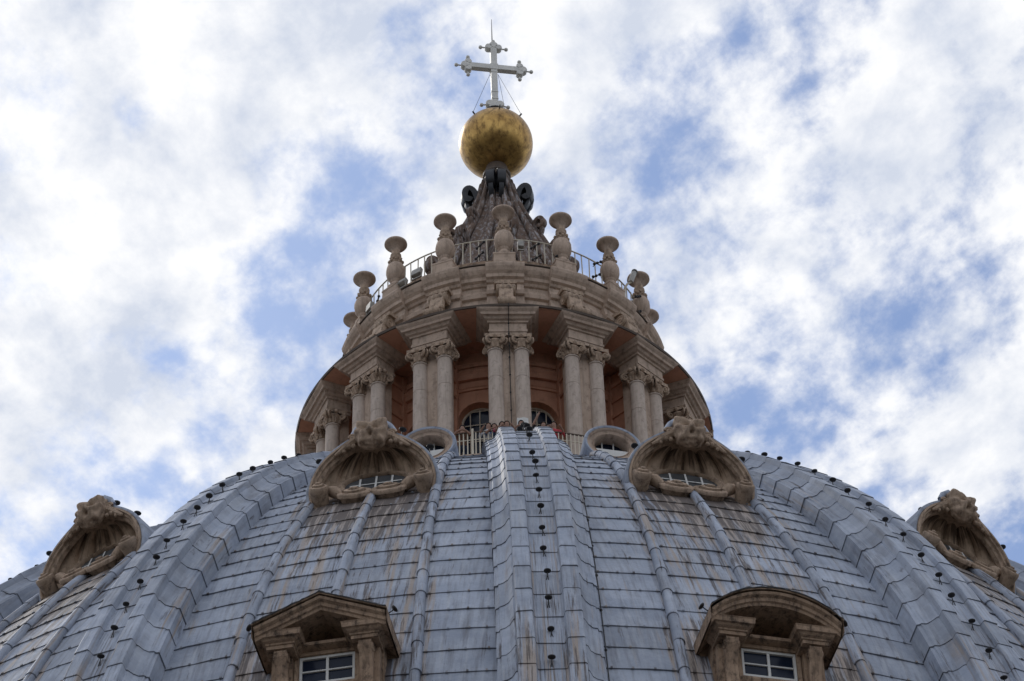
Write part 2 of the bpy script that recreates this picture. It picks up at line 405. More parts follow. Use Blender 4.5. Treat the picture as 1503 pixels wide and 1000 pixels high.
# ribs
SEC = [(-1.0, -.10), (-1.0, .40), (-.94, .42), (-.93, .46), (-.83, .49), (-.74, .56), (-.685, .66), (-.665, .69), (-.64, .70), (-.625, .86), (-.60, .88), (-.33, .88), (-.30, .86), (-.275, .745), (-.25, .73)]
SEC = SEC+[(-x, h) for x, h in SEC[::-1]]
W_RIB = W_ROW*1.13
def rib_h(th): return 1.0-.20*sst(th, .5, .85)/.88
rib_th = [1.0-W_RIB*k for k in range(0, 30)]
for kr in range(-3, 4):
    azr = PHI+kr*STEP
    core = MB(); uv = []
    T = [1.06-1.0*i/40 for i in range(41)]
    for th in T:
        for (x, h) in SEC: core.v.append(dome_pt(th, azr+x*rib_hw(th)*.985/dome_r(th), h*rib_h(th)-.05)); uv.append((x, th*DA))
    n = len(SEC); core.f = [(i*n+j, i*n+j+1, i*n+n+j+1, i*n+n+j) for i in range(40) for j in range(n-1)]
    core.uv = uv; core.at = {'stain': {}, 'edge': {}}
    core.f.append(tuple(range(n)))
    rb = core.build('rib', LEAD, dome)
    if abs(kr) > 2: continue
    for j in range(len(rib_th)-1):
        t0, t1 = rib_th[j], rib_th[j+1]
        if t1 < .19: break
        m = MB(); uv = []; st = {}; ed = {}
        lift = random.uniform(.006, .018); jit = random.uniform(-.04, .04)*W_RIB; rr = random.uniform(0, 3)
        wob = [random.uniform(-.008, .008) for _ in SEC]
        skew = [random.uniform(-.02, .02)*W_RIB+jit for _ in SEC]
        rows = ((-.05, -.012), (.5, .003), (.98, lift*.9), (1.0, lift), (1.004, -.03))
        for (v, dh) in rows:
            for q_, (x, h) in enumerate(SEC):
                th = t0+(t1-t0)*v+(skew[q_] if v > .8 else 0)
                sgn = 1 if abs(x) > .9 and h < .43 else 0
                xx = x*(rib_hw(th)+(dh+.01)*sgn)
                m.v.append(dome_pt(th, azr+xx/dome_r(th), h*rib_h(th)+dh*(1 if h > 0 else 0)+(wob[q_] if .2 < v < 1.001 else 0)))
                uv.append((kr*11+x*1.3+h*.6*(1 if x > 0 else -1), th*DA)); q = len(m.v)-1
                st[q] = (.34*sst(.55-th, 0, .3)+.1) if abs(x) < .29 else (.42*sst(.45-th, 0, .15) if abs(x) < .66 else .1)
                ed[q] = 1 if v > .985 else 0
        for i in range(len(rows)-1):
            for k in range(n-1):
                a = i*n+k; m.f.append((a, a+1, a+n+1, a+n))
        m.uv = uv; m.at = {'stain': st, 'edge': ed}
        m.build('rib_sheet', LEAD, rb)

# ------------------------------------------------------------------ lantern
def Z(z): return z+CAMZ
lan = empty('lantern', (0, 0, Z(58)), 0, 'round stone lantern with paired columns and ochre walls crowning the dome', 'lantern')
def lb(m, name, mat, parent=None, smooth=False, ang=None):
    # builder for parts written in world coordinates, stored relative to the lantern
    m.v = [(x, y, z-Z(58)) for x, y, z in m.v]
    return m.build(name, mat, parent or lan, smooth, ang)
RC = 5.80; ZST = 65.40; CORE = 4.50; TERR = 59.45
m = MB(); m.lathe([(3.5, Z(56)), (8.05, Z(57.2)), (8.05, Z(TERR-.15)), (8.15, Z(TERR-.12)), (8.15, Z(TERR)), (3.5, Z(TERR))], 96); lb(m, 'terrace', STONE)
def broken(prof, brk, hw, bump, a0=0, n=16, sub=6):
    """ring of revolution whose profile steps forward at the sixteen pier axes"""
    azl = []
    for k in range(n):
        c = PHI+k*2*pi/n; ha = hw
        nxt = PHI+(k+1)*2*pi/n
        azl += [(c-ha-.002, 0), (c-ha, 1)] + [(c-ha+2*ha*i/4, 1) for i in range(1, 4)] + [(c+ha, 1), (c+ha+.002, 0)]
        azl += [(c+ha+(nxt-c-2*ha)*i/sub, 0) for i in range(1, sub)]
    mm = MB()
    mm.grid([[pol(r+(bump if b else 0)*brk[i], a, Z(z)) for i, (r, z) in enumerate(prof)] for a, b in azl], cu=True)
    return mm
# core wall with arched openings, one bay at a time
WW, WSP = .60, 64.07       # half width, springing
def core_bay(k):
    azc = PHI+(k+.5)*STEP; m = MB(); r = CORE
    def pt(x, z, d=0): return pol(r-d, azc+x/r, Z(z))
    hx = STEP/2*r
    xs = [-hx, -WW*1.5] ; n = 12
    arch = [(WW*cos(pi-pi*i/n), WSP+WW*sin(pi*i/n)) for i in range(n+1)]
    arch = [(-WW, TERR+.9)]+arch+[(WW, TERR+.9)]
    outer = []
    for (x, z) in arch:
        a = math.atan2(z-62.5, x)
        t = min(hx/abs(x) if abs(x) > 1e-6 else 99, (66.75-62.5)/(z-62.5) if z > 62.5+1e-6 else 99, (62.5-TERR)/(62.5-z) if z < 62.5-1e-6 else 99)
        outer.append((x*t, 62.5+(z-62.5)*t))
    o = []
    rows = [[pt(x, z) for x, z in outer], [pt(x*1.16, WSP-.1+(z-WSP+.1)*1.10) for x, z in arch], [pt(x*1.16, WSP-.1+(z-WSP+.1)*1.10, -.06) for x, z in arch], [pt(x, z, -.06) for x, z in arch], [pt(x, z, .35) for x, z in arch]]
    m.grid([list(q) for q in rows])
    # wall strips at the pier side of the bay, corners of the ring and panel mouldings
    for s_ in (-1, 1):
        m.grid([[pt(s_*hx, z) for z in (TERR, 66.75)], [pt(s_*hx*.98, z) for z in (TERR, 66.75)]])
    for zz, hh, dd in ((65.25, .05, .05), (65.75, .14, .10), (66.2, .07, .05)):
        m.grid([[pt(-hx+2*hx*i/8, zz+a, -b) for a, b in ((-hh, 0), (-hh, dd), (hh*.4, dd), (hh, dd*1.6), (hh, 0))] for i in range(9)])
    wal = lb(m, 'core_wall', PLASTER)
    w_ = MB(); n2 = 14
    aw = [(WW*cos(pi-pi*i/n2), WSP+WW*sin(pi*i/n2)) for i in range(n2+1)]
    aw = [(-WW, TERR+.9)]+aw+[(WW, TERR+.9)]
    w_.grid([[pt(x, z, .20) for x, z in aw], [pt(x*.88, WSP+(z-WSP)*.90 if z > WSP else z, .20) for x, z in aw], [pt(x*.88, WSP+(z-WSP)*.90 if z > WSP else z, .3) for x, z in aw]])
    for bx in (-.30, 0, .30):
        w_.box(*(0, 0, 0, 0, 0, 0)) if False else None
        zt = WSP+sqrt(max(0, WW*WW-bx*bx))-.03
        w_.grid([[pt(bx-.018, TERR+.9, .21), pt(bx-.018, zt, .21)], [pt(bx+.018, TERR+.9, .21), pt(bx+.018, zt, .21)]])
    for bz in (61.9, 62.7, 63.4, 64.05, 64.55):
        xx = WW if bz < WSP else sqrt(max(0, WW*WW-(bz-WSP)**2))
        w_.grid([[pt(-xx, bz-.018, .205), pt(-xx, bz+.018, .205)], [pt(xx, bz-.018, .205), pt(xx, bz+.018, .205)]])
    wi = lb(w_, 'window', CREAM)
    g_ = MB(); g_.add([pt(x*.98, z, .24) for x, z in aw], [tuple(range(len(aw)))[::-1]])
    g_.v = [(x, y, z-Z(58)) for x, y, z in g_.v]; g_.build('pane', GLASS, wi)
for k in range(-6, 6): core_bay(k)
m = MB(); m.lathe([(4.08, Z(59)), (4.08, Z(66.9))], 64); lb(m, 'inner_drum', IRON)
# column and capital prototypes (local frame: x tangential, -y outward)
def spiral(c, r0, r1, turns, ax, ay, n=26, start=0, dirn=1):
    c = Vector(c); ax = Vector(ax); ay = Vector(ay); o = []
    for i in range(n+1):
        t = i/n; a = start+dirn*turns*2*pi*t; r = r0+(r1-r0)*t
        o.append(c+ax*(r*cos(a))+ay*(r*sin(a)))
    return o
CR = .225
sm = MB()
prof = [(.30, TERR+.0), (.30, TERR+.28), (.27, TERR+.30), (.29, TERR+.38), (.26, TERR+.44), (.245, TERR+.5)]
H0 = TERR+.5
prof += [(CR*(1.07-.13*(i/10)**1.6), H0+(ZST-.04-H0)*i/10) for i in range(11)] + [(CR*1.06, ZST-.035), (CR*1.08, ZST), (CR*.95, ZST+.03)]
# a drum joint as in the weathered shafts
prof2 = []
for r, z in prof:
    prof2.append((r, z))
    if abs(z-(H0+(ZST-.04-H0)*.8)) < 1e-6: prof2 += [(r*.997, z+.015), (r*.95, z+.02), (r*.95, z+.045), (r*.997, z+.05)]
sm.lathe([(r, z-TERR) for r, z in prof2], 22)
sm_o = sm.build('column', SHAFT, None, True, 35)
cm = MB()
CB = ZST-TERR
cm.lathe([(CR*.93, CB+.02), (CR*.98, CB+.16), (CR*1.15, CB+.27), (CR*1.28, CB+.31), (CR*1.18, CB+.36), (CR*1.05, CB+.40)], 20)
for i in range(10):       # leaves round the bell
    a = 2*pi*i/10+.3
    cm.tube([(CR*.98*sin(a), -CR*.98*cos(a), CB+.04), (CR*1.12*sin(a), -CR*1.12*cos(a), CB+.15), (CR*1.36*sin(a), -CR*1.36*cos(a), CB+.19)], [.05, .045, .02], 6)
ab = .31
cm.grid([[(x, y, z) for (x, y) in [(-ab, -ab), (0, -ab*.84), (ab, -ab), (ab*.84, 0), (ab, ab), (0, ab*.84), (-ab, ab), (-ab*.84, 0)]] for z in (CB+.40, CB+.46, CB+.465, CB+.52)], cv=True)
for q in range(4):        # corner volutes
    a = pi/4+q*pi/2; d = Vector((cos(a), sin(a), 0)); side = Vector((-sin(a), cos(a), 0))
    cen = d*(CR*1.5)+Vector((0, 0, CB+.27))
    for off in (-.055, .055):
        cm.tube(spiral(cen+side*off, .125, .02, 1.6, d*.9, (0, 0, 1), 22, pi*.5, -1), [.034]*14+[.026]*9, 6)
for q in range(4):        # abacus flower
    a = q*pi/2; cm.ball((cos(a)*ab*.86, sin(a)*ab*.86, CB+.45), .075, 8, 5)
cap_o = cm.build('capital', CARVED, sm_o, True, 50)
SHAFT_ME = sm_o.data; CAP_ME = cap_o.data
bpy.data.objects.remove(cap_o); bpy.data.objects.remove(sm_o)
DLc = .385
for k in range(-5, 6):
    az = PHI+k*STEP
    for s_ in (-1, 1):
        c = bpy.data.objects.new('column', SHAFT_ME); col.objects.link(c); c.parent = lan
        x = RC*sin(az)+s_*DLc*cos(az); y = -RC*cos(az)+s_*DLc*sin(az)
        c.location = (x, y, TERR-58); c.rotation_euler = (0, 0, az+random.choice((0, pi/2, pi)))
        c.rotation_euler = (0, 0, az)
        q = bpy.data.objects.new('capital', CAP_ME); col.objects.link(q); q.parent = c
def lframe(az): # matrix rows for the local frame of a pier
    return lambda x, y, z: (x*cos(az)-y*sin(az), x*sin(az)+y*cos(az), Z(z))
for k in range(-8, 8):
    az = PHI+k*STEP; F = lframe(az)
    m = MB()
    # pier: narrow spur from the core to behind the columns, with responds
    plan = [(-.30, -5.28), (-.46, -5.31), (-.46, -5.68), (-.30, -5.70), (-.30, -5.80), (.30, -5.80), (.30, -5.70), (.46, -5.68), (.46, -5.31), (.30, -5.28)]
    sp_ = MB()
    sp_.grid([[F(x, y, z) for x, y in ((-.30, -CORE+.2), (-.30, -CORE-.16), (-.24, -CORE-.18), (-.24, -5.30))] for z in (TERR, 66.6)]); sp_.grid([[F(x, y, z) for x, y in ((.24, -5.30), (.24, -CORE-.18), (.30, -CORE-.16), (.30, -CORE+.2))] for z in (TERR, 66.6)])
    for zz in (63.3, 64.9, 65.5, 66.1):
        for s_ in (-1, 1): sp_.grid([[F(s_*(.24+d), y, zz+z) for z, d in ((-.05, 0), (-.05, .05), (.05, .07), (.07, 0))] for y in (-CORE-.18, -5.29)])
    lb(sp_, 'spur_wall', PLASTER)
    m.grid([[F(x, y, z) for x, y in plan] for z in (TERR, 66.6)])
    lb(m, 'pier', STONE)
    # entablature block: architrave, frieze and flaring cornice mitred round three sides
    m = MB()
    pr = [(65.90, .0), (66.02, .0), (66.02, .025), (66.11, .025), (66.115, .0), (66.36, .0), (66.37, .05), (66.43, .06), (66.45, .13), (66.52, .18), (66.525, .25), (66.60, .27), (66.66, .34), (66.71, .37)]
    def ring(e, z): return [F(-.55-e, -5.30+e, z), F(-.55-e, -6.04-e, z), F(.55+e, -6.04-e, z), F(.55+e, -5.30+e, z)]
    m.grid([ring(e, z) for z, e in pr], cv=True)
    o = len(m.v); m.add(ring(0, 65.90), [(0, 1, 2, 3)])
    lb(m, 'entablature', STONE)
# cornice slab, its soffit in ochre, thin lead edge
m = MB(); m.lathe([(6.40, Z(66.715)), (4.0, Z(66.705))], 128); lb(m, 'soffit', PLASTER)
m = MB(); m.lathe([(6.40, Z(66.715)), (6.44, Z(66.72)), (6.46, Z(66.79)), (6.40, Z(66.81)), (5.0, Z(67.0))], 128); lb(m, 'cornice_edge', IRON if False else RUSTPIPE)
# attic
AT = [(5.28, 66.95), (5.28, 67.35), (5.20, 67.4), (5.02, 67.6), (4.86, 68.1), (4.78, 68.55), (4.78, 68.6), (4.86, 68.64), (4.88, 68.78), (4.80, 68.82), (4.74, 69.0), (4.74, 69.14), (4.80, 69.17), (4.84, 69.25), (4.92, 69.30), (4.93, 69.42), (5.00, 69.50), (5.06, 69.62), (5.08, 69.72), (5.07, 69.78), (4.6, 69.98)]
m = broken(AT, [1]*5+[1]*16, .115, .15); lb(m, 'attic', STONE)
m = MB(); m.lathe([(5.10, Z(69.775)), (5.12, Z(69.80)), (5.10, Z(69.83)), (4.5, Z(69.99))], 128)
m.v = [v for v in m.v]; lb(m, 'attic_flashing', RUSTPIPE)
m = MB(); m.lathe([(4.86, Z(69.8)), (4.86, Z(70.18)), (4.82, Z(70.22)), (4.5, Z(70.22)), (4.5, Z(69.9))], 96); lb(m, 'parapet', DORM)
# consoles
cs = MB()
def sbar(m, path, th, hw, rnd=.03):
    # thick S shaped band, extruded sideways with rounded edges
    fine = []
    for i in range(len(path)-1):
        p0 = path[max(i-1, 0)]; p1 = path[i]; p2 = path[i+1]; p3 = path[min(i+2, len(path)-1)]
        for t in (0, .25, .5, .75):
            fine.append(tuple(.5*(2*p1[q]+(p2[q]-p0[q])*t+(2*p0[q]-5*p1[q]+4*p2[q]-p3[q])*t*t+(3*p1[q]-p0[q]-3*p2[q]+p3[q])*t**3) for q in (0, 1)))
    path = [Vector((0, y, z)) for y, z in fine+[path[-1]]]; P = []
    for i, p in enumerate(path):
        t = (path[min(i+1, len(path)-1)]-path[max(i-1, 0)]).normalized(); nrm = Vector((0, -t.z, t.y))
        P.append([p+nrm*a*th+Vector((b*hw, 0, 0)) for a, b in ((-1, -.95), (-1, .95), (-.5, 1), (.5, 1), (1, .92), (1, -.92), (.5, -1), (-.5, -1))])
    m.grid([[tuple(q) for q in r] for r in P], cv=True)
    o = len(m.v); m.add([tuple(q) for q in P[0]], [tuple(range(8))]); m.add([tuple(q) for q in P[-1]], [tuple(range(8))[::-1]])
def volute_drum(m, y, z, r, hw, grooves=3):
    P = []
    for i in range(13):
        x = -hw+2*hw*i/12; rr = r*(1-.13*(1-cos(2*pi*grooves*i/12))*.5 - (.10 if i in (0, 12) else 0))
        P.append([(x, y+rr*sin(2*pi*k/14), z+rr*cos(2*pi*k/14)) for k in range(14)])
    o = len(m.v); m.grid(P, cv=True); m.f.append(tuple(o+k for k in range(14))); m.f.append(tuple(o+12*14+k for k in range(14))[::-1])
    for s_ in (-1, 1):
        m.tube(spiral((s_*hw, y, z), r*.95, .03, 1.8, (0, 1, 0), (0, 0, 1), 22), .028, 5)
volute_drum(cs, -5.22, 68.50, .24, .27)
volute_drum(cs, -5.78, 67.50, .17, .24, 4)
sbar(cs, [(-5.05, 68.75), (-5.14, 68.66), (-5.35, 68.35), (-5.42, 68.05), (-5.45, 67.8), (-5.60, 67.6), (-5.78, 67.5)], .10, .22)
cs.box(-.30, .30, -5.6, -4.7, 66.9, 67.42)
cs.box(-.34, .34, -5.30, -4.7, 68.76, 68.90)
for i in range(5): cs.ball((-.2+.1*i, -5.50, 67.95-.02*abs(i-2)), .085, 8, 5)
CON = None
for k in range(-6, 7):
    az = PHI+k*STEP
    if CON is None:
        o = cs.build('console', CARVED, lan, True, 45); CON = o.data
        CON.transform(Matrix.Translation((0, 0, -58)))
    else:
        o = bpy.data.objects.new('console', CON); col.objects.link(o); o.parent = lan
    o.rotation_euler = (0, 0, az)
# plinths of the candelabra
for k in range(-8, 8):
    az = PHI+k*STEP; F = lframe(az); m = MB()
    m.grid([[F(x*e, -4.70+y*e, z) for x, y in ((-.33, -.26), (.33, -.26), (.33, .26), (-.33, .26))] for z, e in ((69.85, 1.05), (70.34, 1.0), (70.36, 1.06), (70.42, 1.06), (70.44, .9))], cv=True)
    m.add([F(x, -4.70+y, 70.44) for x, y in ((-.3, -.23), (.3, -.23), (.3, .23), (-.3, .23))], [(0, 1, 2, 3)])
    lb(m, 'plinth', STONE)
# candelabra
def candelabrum():
    root = empty('candelabrum', (0, 0, 0), 0, 'stone candelabrum with round bulb and flat dish top on the lantern parapet', 'candelabrum', 'stone candelabra ringing the lantern parapet')
    m = MB(); m.lathe([(.001, 0), (.27, 0), (.27, .06), (.22, .10), (.17, .16), (.15, .24), (.18, .28), (.19, .32)], 24); m.build('foot', STONE, root, True, 40)
    m = MB()
    P = []
    for k in range(48):
        a = 2*pi*k/48; f = 1+.018*cos(12*a)
        P.append([(r*f*sin(a), -r*f*cos(a), z) for r, z in ((.14, .30), (.21, .36), (.275, .48), (.305, .62), (.30, .76), (.26, .89), (.21, .96))])
    m.grid(P, cu=True); m.build('bulb', STONE, root, True)
    m = MB(); m.lathe([(.19, .95), (.22, .98), (.21, 1.03), (.17, 1.06), (.165, 1.12), (.16, 1.3), (.175, 1.33), (.17, 1.37), (.135, 1.40), (.125, 1.52)], 20)
    for i in range(9):
        a = 2*pi*i/9; m.ball((.205*sin(a), -.205*cos(a), 1.05+.02*(i % 2)), .058, 7, 5)
        m.ball((.185*sin(a+.3), -.185*cos(a+.3), 1.16), .045, 6, 5)
    m.build('collar', CARVED, root, True, 50)
    m = MB(); m.lathe([(.12, 1.50), (.13, 1.58), (.18, 1.66), (.28, 1.73), (.335, 1.755), (.36, 1.79), (.355, 1.84), (.32, 1.86), (.25, 1.84), (.001, 1.84)], 30)
    m.build('dish', STONE, root, True, 40)
    return root
c0 = candelabrum()
for i, k in enumerate([0]+[x for x in range(-6, 7) if x]):
    o = c0 if i == 0 else copy_tree(c0)
    o.location = pol(4.70, PHI+k*STEP, Z(70.44)); o.rotation_euler = (random.uniform(-.012, .012), random.uniform(-.012, .012), PHI+k*STEP+random.uniform(-.3, .3)); 
    s_ = random.uniform(.985, 1.02); o.scale = (1.0, 1.0, 1.08*s_)

# parapet railing
rl = empty('parapet_railing', (0, 0, Z(70.2)), 0, 'thin pale iron railing running between the candelabra of the lantern', 'railing')
bar = MB(); bar.tube([(0, 0, 0), (0, 0, 1.16)], .019, 6); BAR = None
for i in range(-52, 53):
    a = PHI+i*2*pi/112
    if BAR is None: o = bar.build('bar', CREAM, rl, True, 40); BAR = o.data
    else: o = bpy.data.objects.new('bar', BAR); col.objects.link(o); o.parent = rl
    o.location = pol(4.58, a, 0); o.rotation_euler = (random.uniform(-.02, .02), random.uniform(-.02, .02), 0)
m = MB(); m.tube([pol(4.58, PHI+t*pi/64, 1.16) for t in range(-62, 63)], .024, 6); m.build('handrail', CREAM, rl, True)
m = MB(); m.tube([pol(4.58, PHI+t*pi/64, .08) for t in range(-62, 63)], .016, 6); m.build('bottom_rail', CREAM, rl, True)

# ------------------------------------------------------------------ spire, orb and cross
spr = empty('spire', (0, 0, Z(69.9)), 0, 'concave ribbed spire with streaked brown cladding above the candelabra', 'spire')
SP = [(3.9, 69.9), (3.3, 71.0), (2.55, 72.6), (1.95, 74.1), (1.52, 75.2), (1.16, 76.1), (.90, 76.8), (.70, 77.5), (.55, 78.1), (.48, 78.5)]
m = MB(); PP = []
for k in range(96):
    a = 2*pi*k/96+PHI; c = cos(8*(a-PHI)); f = .06*(1 if c > .72 else 0)+.035*abs(sin(16*(a-PHI)))
    PP.append([pol(r*(1+f*.9), a, z-69.9) for r, z in SP])
m.grid(PP, cu=True); m.build('cone', SPIREM, spr)
for k in range(16):     # ridge rolls
    a = PHI+(k+.5)*STEP; m = MB()
    m.tube([pol(r*1.05+.03, a+.03*sin(i*1.3+k), z-69.9) for i, (r, z) in enumerate(SP)], [.14-.008*i for i in range(len(SP))], 7)
    m.build('ridge', SPIREM, spr, True)
m = MB(); m.lathe([(.52, 8.35), (.58, 8.45), (.58, 8.6), (.50, 8.68), (.44, 8.8), (.42, 9.0), (.47, 9.05), (.47, 9.15), (.40, 9.2), (.36, 9.5), (.55, 9.62)], 28); m.build('neck', RUSTPIPE, spr, True, 40)
def fin(a, zb, rb, sc_, mat=BRONZE):
    m = MB(); F = lambda x, y, z: (x*cos(a)-y*sin(a), x*sin(a)+y*cos(a), z)
    pth = [(-rb+.05, zb-.9*sc_), (-rb-.02, zb-.4*sc_), (-rb-.10, zb), (-rb-.20, zb+.28*sc_), (-rb-.36, zb+.40*sc_), (-rb-.50, zb+.30*sc_), (-rb-.52, zb+.10*sc_), (-rb-.42, zb-.0*sc_), (-rb-.34, zb+.1*sc_)]
    sbar(m, pth, .07*sc_, .10*sc_)
    sbar(m, [(-rb-.44, zb+.08), (-rb-.46, zb-.15), (-rb-.34, zb-.4), (-rb-.12, zb-.62)], .05, .08)
    m.v = [F(*v) for v in m.v]
    o = m.build('scroll_fin', mat, spr, True, 50)
for base in (0, pi/2, pi, -pi/2):
    for d in (-.17, .17):
        fin(PHI-.06+base+d, 7.75, .58, 1.45)
for k in range(8):
    fin(PHI+k*pi/4+STEP*.5, 5.75, 1.22, 1.0, SPIREM)
    fin(PHI+k*pi/4+STEP*.5, 4.3, 1.85, 1.15, SPIREM)
    fin(PHI+k*pi/4, 2.4, 2.75, 1.25, SPIREM)

ballz = Z(80.58)
orb = empty('orb', (0, 0, ballz), 0, 'large gilded bronze ball below the cross at the top of the lantern', 'orb')
m = MB(); m.ball((0, 0, 0), 1.25, 64, 40); m.build('sphere', GOLD, orb, True)
m = MB(); m.lathe([(.30, 1.19), (.42, 1.20), (.40, 1.27), (.36, 1.32), (.34, 1.42), (.40, 1.48), (.38, 1.54), (.24, 1.60)], 24); m.build('cap', IRON, orb, True, 40)
for a, e in ((-.75, .62), (.95, .62), (.15, .55), (2.6, .6), (-2.4, .6)):
    m = MB(); d = Vector(pol(cos(e), a, sin(e))); m.tube([d*1.24, d*1.36], .028, 6); m.build('stud', IRON, orb)
crs = empty('cross', (0, 0, Z(82.02)), radians(9.5), 'pale metal cross with trefoil and knobbed ends standing on the golden ball', 'cross')
ZB = 82.40-82.02; ZT = 85.62-82.02; ZA = 84.42-82.02; AH = .88; BW = .108
crs.rotation_euler = (0, 0, radians(9.5))
m = MB(); m.box(-BW, BW, -.10, .10, -.02, ZT-.12); m.build('post', CROSSM, crs)
m = MB(); m.box(-AH, -BW-.004, -.095, .095, ZA-BW, ZA+BW); m.box(BW+.004, AH, -.095, .095, ZA-BW, ZA+BW); m.build('arm', CROSSM, crs)
m = MB(); m.box(-BW-.03, BW+.03, -.12, .12, ZA-BW-.03, ZA+BW+.03); m.build('crossing_plate', CROSSM, crs)
def disc(m, x, z, r, hy=.115, n=18):
    o = len(m.v); P = [[(x+rr*cos(2*pi*k/n), y, z+rr*sin(2*pi*k/n)) for k in range(n)] for rr, y in ((r*.86, -hy), (r, -hy*.75), (r, hy*.75), (r*.86, hy))]
    m.grid(P, cv=True); m.f.append(tuple(o+k for k in range(n))); m.f.append(tuple(o+3*n+k for k in range(n))[::-1])
def cap_end(cx, cz, ux, uz):
    m = MB(); px, pz = -uz, ux
    disc(m, cx+ux*.10, cz+uz*.10, .155); disc(m, cx+px*.17, cz+pz*.17, .125); disc(m, cx-px*.17, cz-pz*.17, .125)
    m.build('trefoil', CROSSM, crs, True, 40)
    for dx_, dz_, ln in ((ux, uz, .26), (px, pz, .30), (-px, -pz, .30)):
        if (ux, uz) == (0, 1) and (dx_, dz_) == (0, 1): ln = .2
        k = MB(); a = Vector((cx+dx_*(ln-.08), 0, cz+dz_*(ln-.08))); b = Vector((cx+dx_*(ln+.10), 0, cz+dz_*(ln+.10)))
        k.tube([a, b], .028, 8); k.ball((b.x+dx_*.05, 0, b.z+dz_*.05), .072, 12, 9); k.build('knob', CROSSM, crs, True)
cap_end(AH+.02, ZA, 1, 0); cap_end(-AH-.02, ZA, -1, 0); cap_end(0, ZT-.16, 0, 1)
m = MB(); disc(m, .17, .52, .15); disc(m, -.17, .52, .15); m.box(-.2, .2, -.118, .118, -.06, .50); m.build('foot_lobes', CROSSM, crs, True, 40)
for s_ in (-1, 1):
    k = MB(); k.tube([(s_*.28, 0, .50), (s_*.42, 0, .47)], .028, 8); k.ball((s_*.46, 0, .46), .072, 12, 9); k.build('knob', CROSSM, crs, True)
m = MB(); m.tube([(-.03, .02, ZT), (-.03, .02, ZT+1.40)], [.022, .008], 6); m.build('lightning_rod', IRON, crs)
for z_ in (.75, 1.1, ZA-.28):
    m = MB(); m.box(-BW-.012, BW+.012, -.112, .112, z_, z_+.035); m.build('strap', CROSSM, crs)
for a, e, zz in ((-.75, .62, ZA-.2), (.95, .62, ZA-.2), (2.6, .6, ZA-.2)):
    d = Vector(pol(cos(e), a, sin(e)))*1.33; m = MB()
    m.tube([d+Vector((0, 0, ballz)), Vector((.14 if a > 0 else -.14, .1, 82.02+CAMZ+zz))], .007, 5)
    tag(m.build('stay_wire', IRON), 'thin taut stay wire from the cross down to the golden ball', 'wire', 'stay wires of the cross')

# ------------------------------------------------------------------ terrace railing
tr = empty('terrace_railing', (0, 0, Z(TERR)), 0, 'cream painted railing of upright bars around the lantern viewing terrace', 'railing')
RR = 7.62; RH = 1.27; TB = None
bar = MB(); bar.box(-.016, .016, -.012, .012, 0, RH-.02)
for i in range(-48, 49):
    a = PHI+i*.0152
    if TB is None: o = bar.build('bar', CREAM, tr); TB = o.data
    else: o = bpy.data.objects.new('bar', TB); col.objects.link(o); o.parent = tr
    o.location = pol(RR, a, 0); o.rotation_euler = (0, 0, a)
for zz, r_, nm, mt in ((RH, .028, 'handrail', RUSTPIPE), (RH-.28, .018, 'middle_rail', CREAM), (.12, .018, 'bottom_rail', CREAM)):
    m = MB(); m.tube([pol(RR, PHI+i*.0152*4, zz) for i in range(-13, 14)], r_, 6); m.build(nm, mt, tr, True)
for i in (-9, 9):
    for q in (-1.0, 0, 1.0):
        m = MB(); a = PHI+i*.0152+q*.012; m.box(-.03, .03, -.03, .03, 0, RH+.12); o = m.build('post', CREAM, tr); o.location = pol(RR, a, 0); o.rotation_euler = (0, 0, a)
        break

# ------------------------------------------------------------------ dormers
def local_frame(p, th, dz=0):
    az = PHI+p*STEP; v = Vector(dome_pt(th, az)); return (v.x, v.y, v.z+dz), az
def muntin(parent, mat, x0, x1, y0, y1, z0, z1):
    m = MB(); m.box(x0, x1, y0, y1, z0, z1); return m.build('glazing_bar', mat, parent)

def mask_mesh(sx=.50, sy=.36, sz=.46, seed=0):
    m = MB(); P = []
    G = [(-.36, .24, -.62, .17), (.36, .24, -.62, .17), (0, .02, .34, .13), (0, .22, .20, .12), (-.30, .50, .26, .20), (.30, .50, .26, .20), (-.62, .62, .38, .2), (.62, .62, .38, .2),
         (-.40, -.06, .26, .22), (.40, -.06, .26, .22), (0, -.34, -.50, .15), (-.26, -.34, .26, .15), (.26, -.34, .26, .15), (-.52, -.56, .28, .17), (.52, -.56, .28, .17), (0, -.62, .18, .16), (-.78, .1, .22, .2), (.78, .1, .22, .2), (-.8, .0, -.1, .1), (.8, 0, -.1, .1)]
    nu, nv = 48, 36
    for i in range(nu):
        row = []
        for j in range(nv+1):
            a = 2*pi*i/nu; t = pi*j/nv
            x, y, z = sin(t)*sin(a), -sin(t)*cos(a), -cos(t)
            k = 1.0
            if y < .35:
                for gx, gz, am, w_ in G: k += 1.25*am*exp(-((x-gx)**2+(z-gz)**2)/(2*w_*w_*.55))
            k += .10*mnoise.noise((x*4+seed, y*4, z*4))
            row.append((x*sx*k, y*sy*k, z*sz*k))
        P.append(row)
    m.grid(P, cu=True); return m

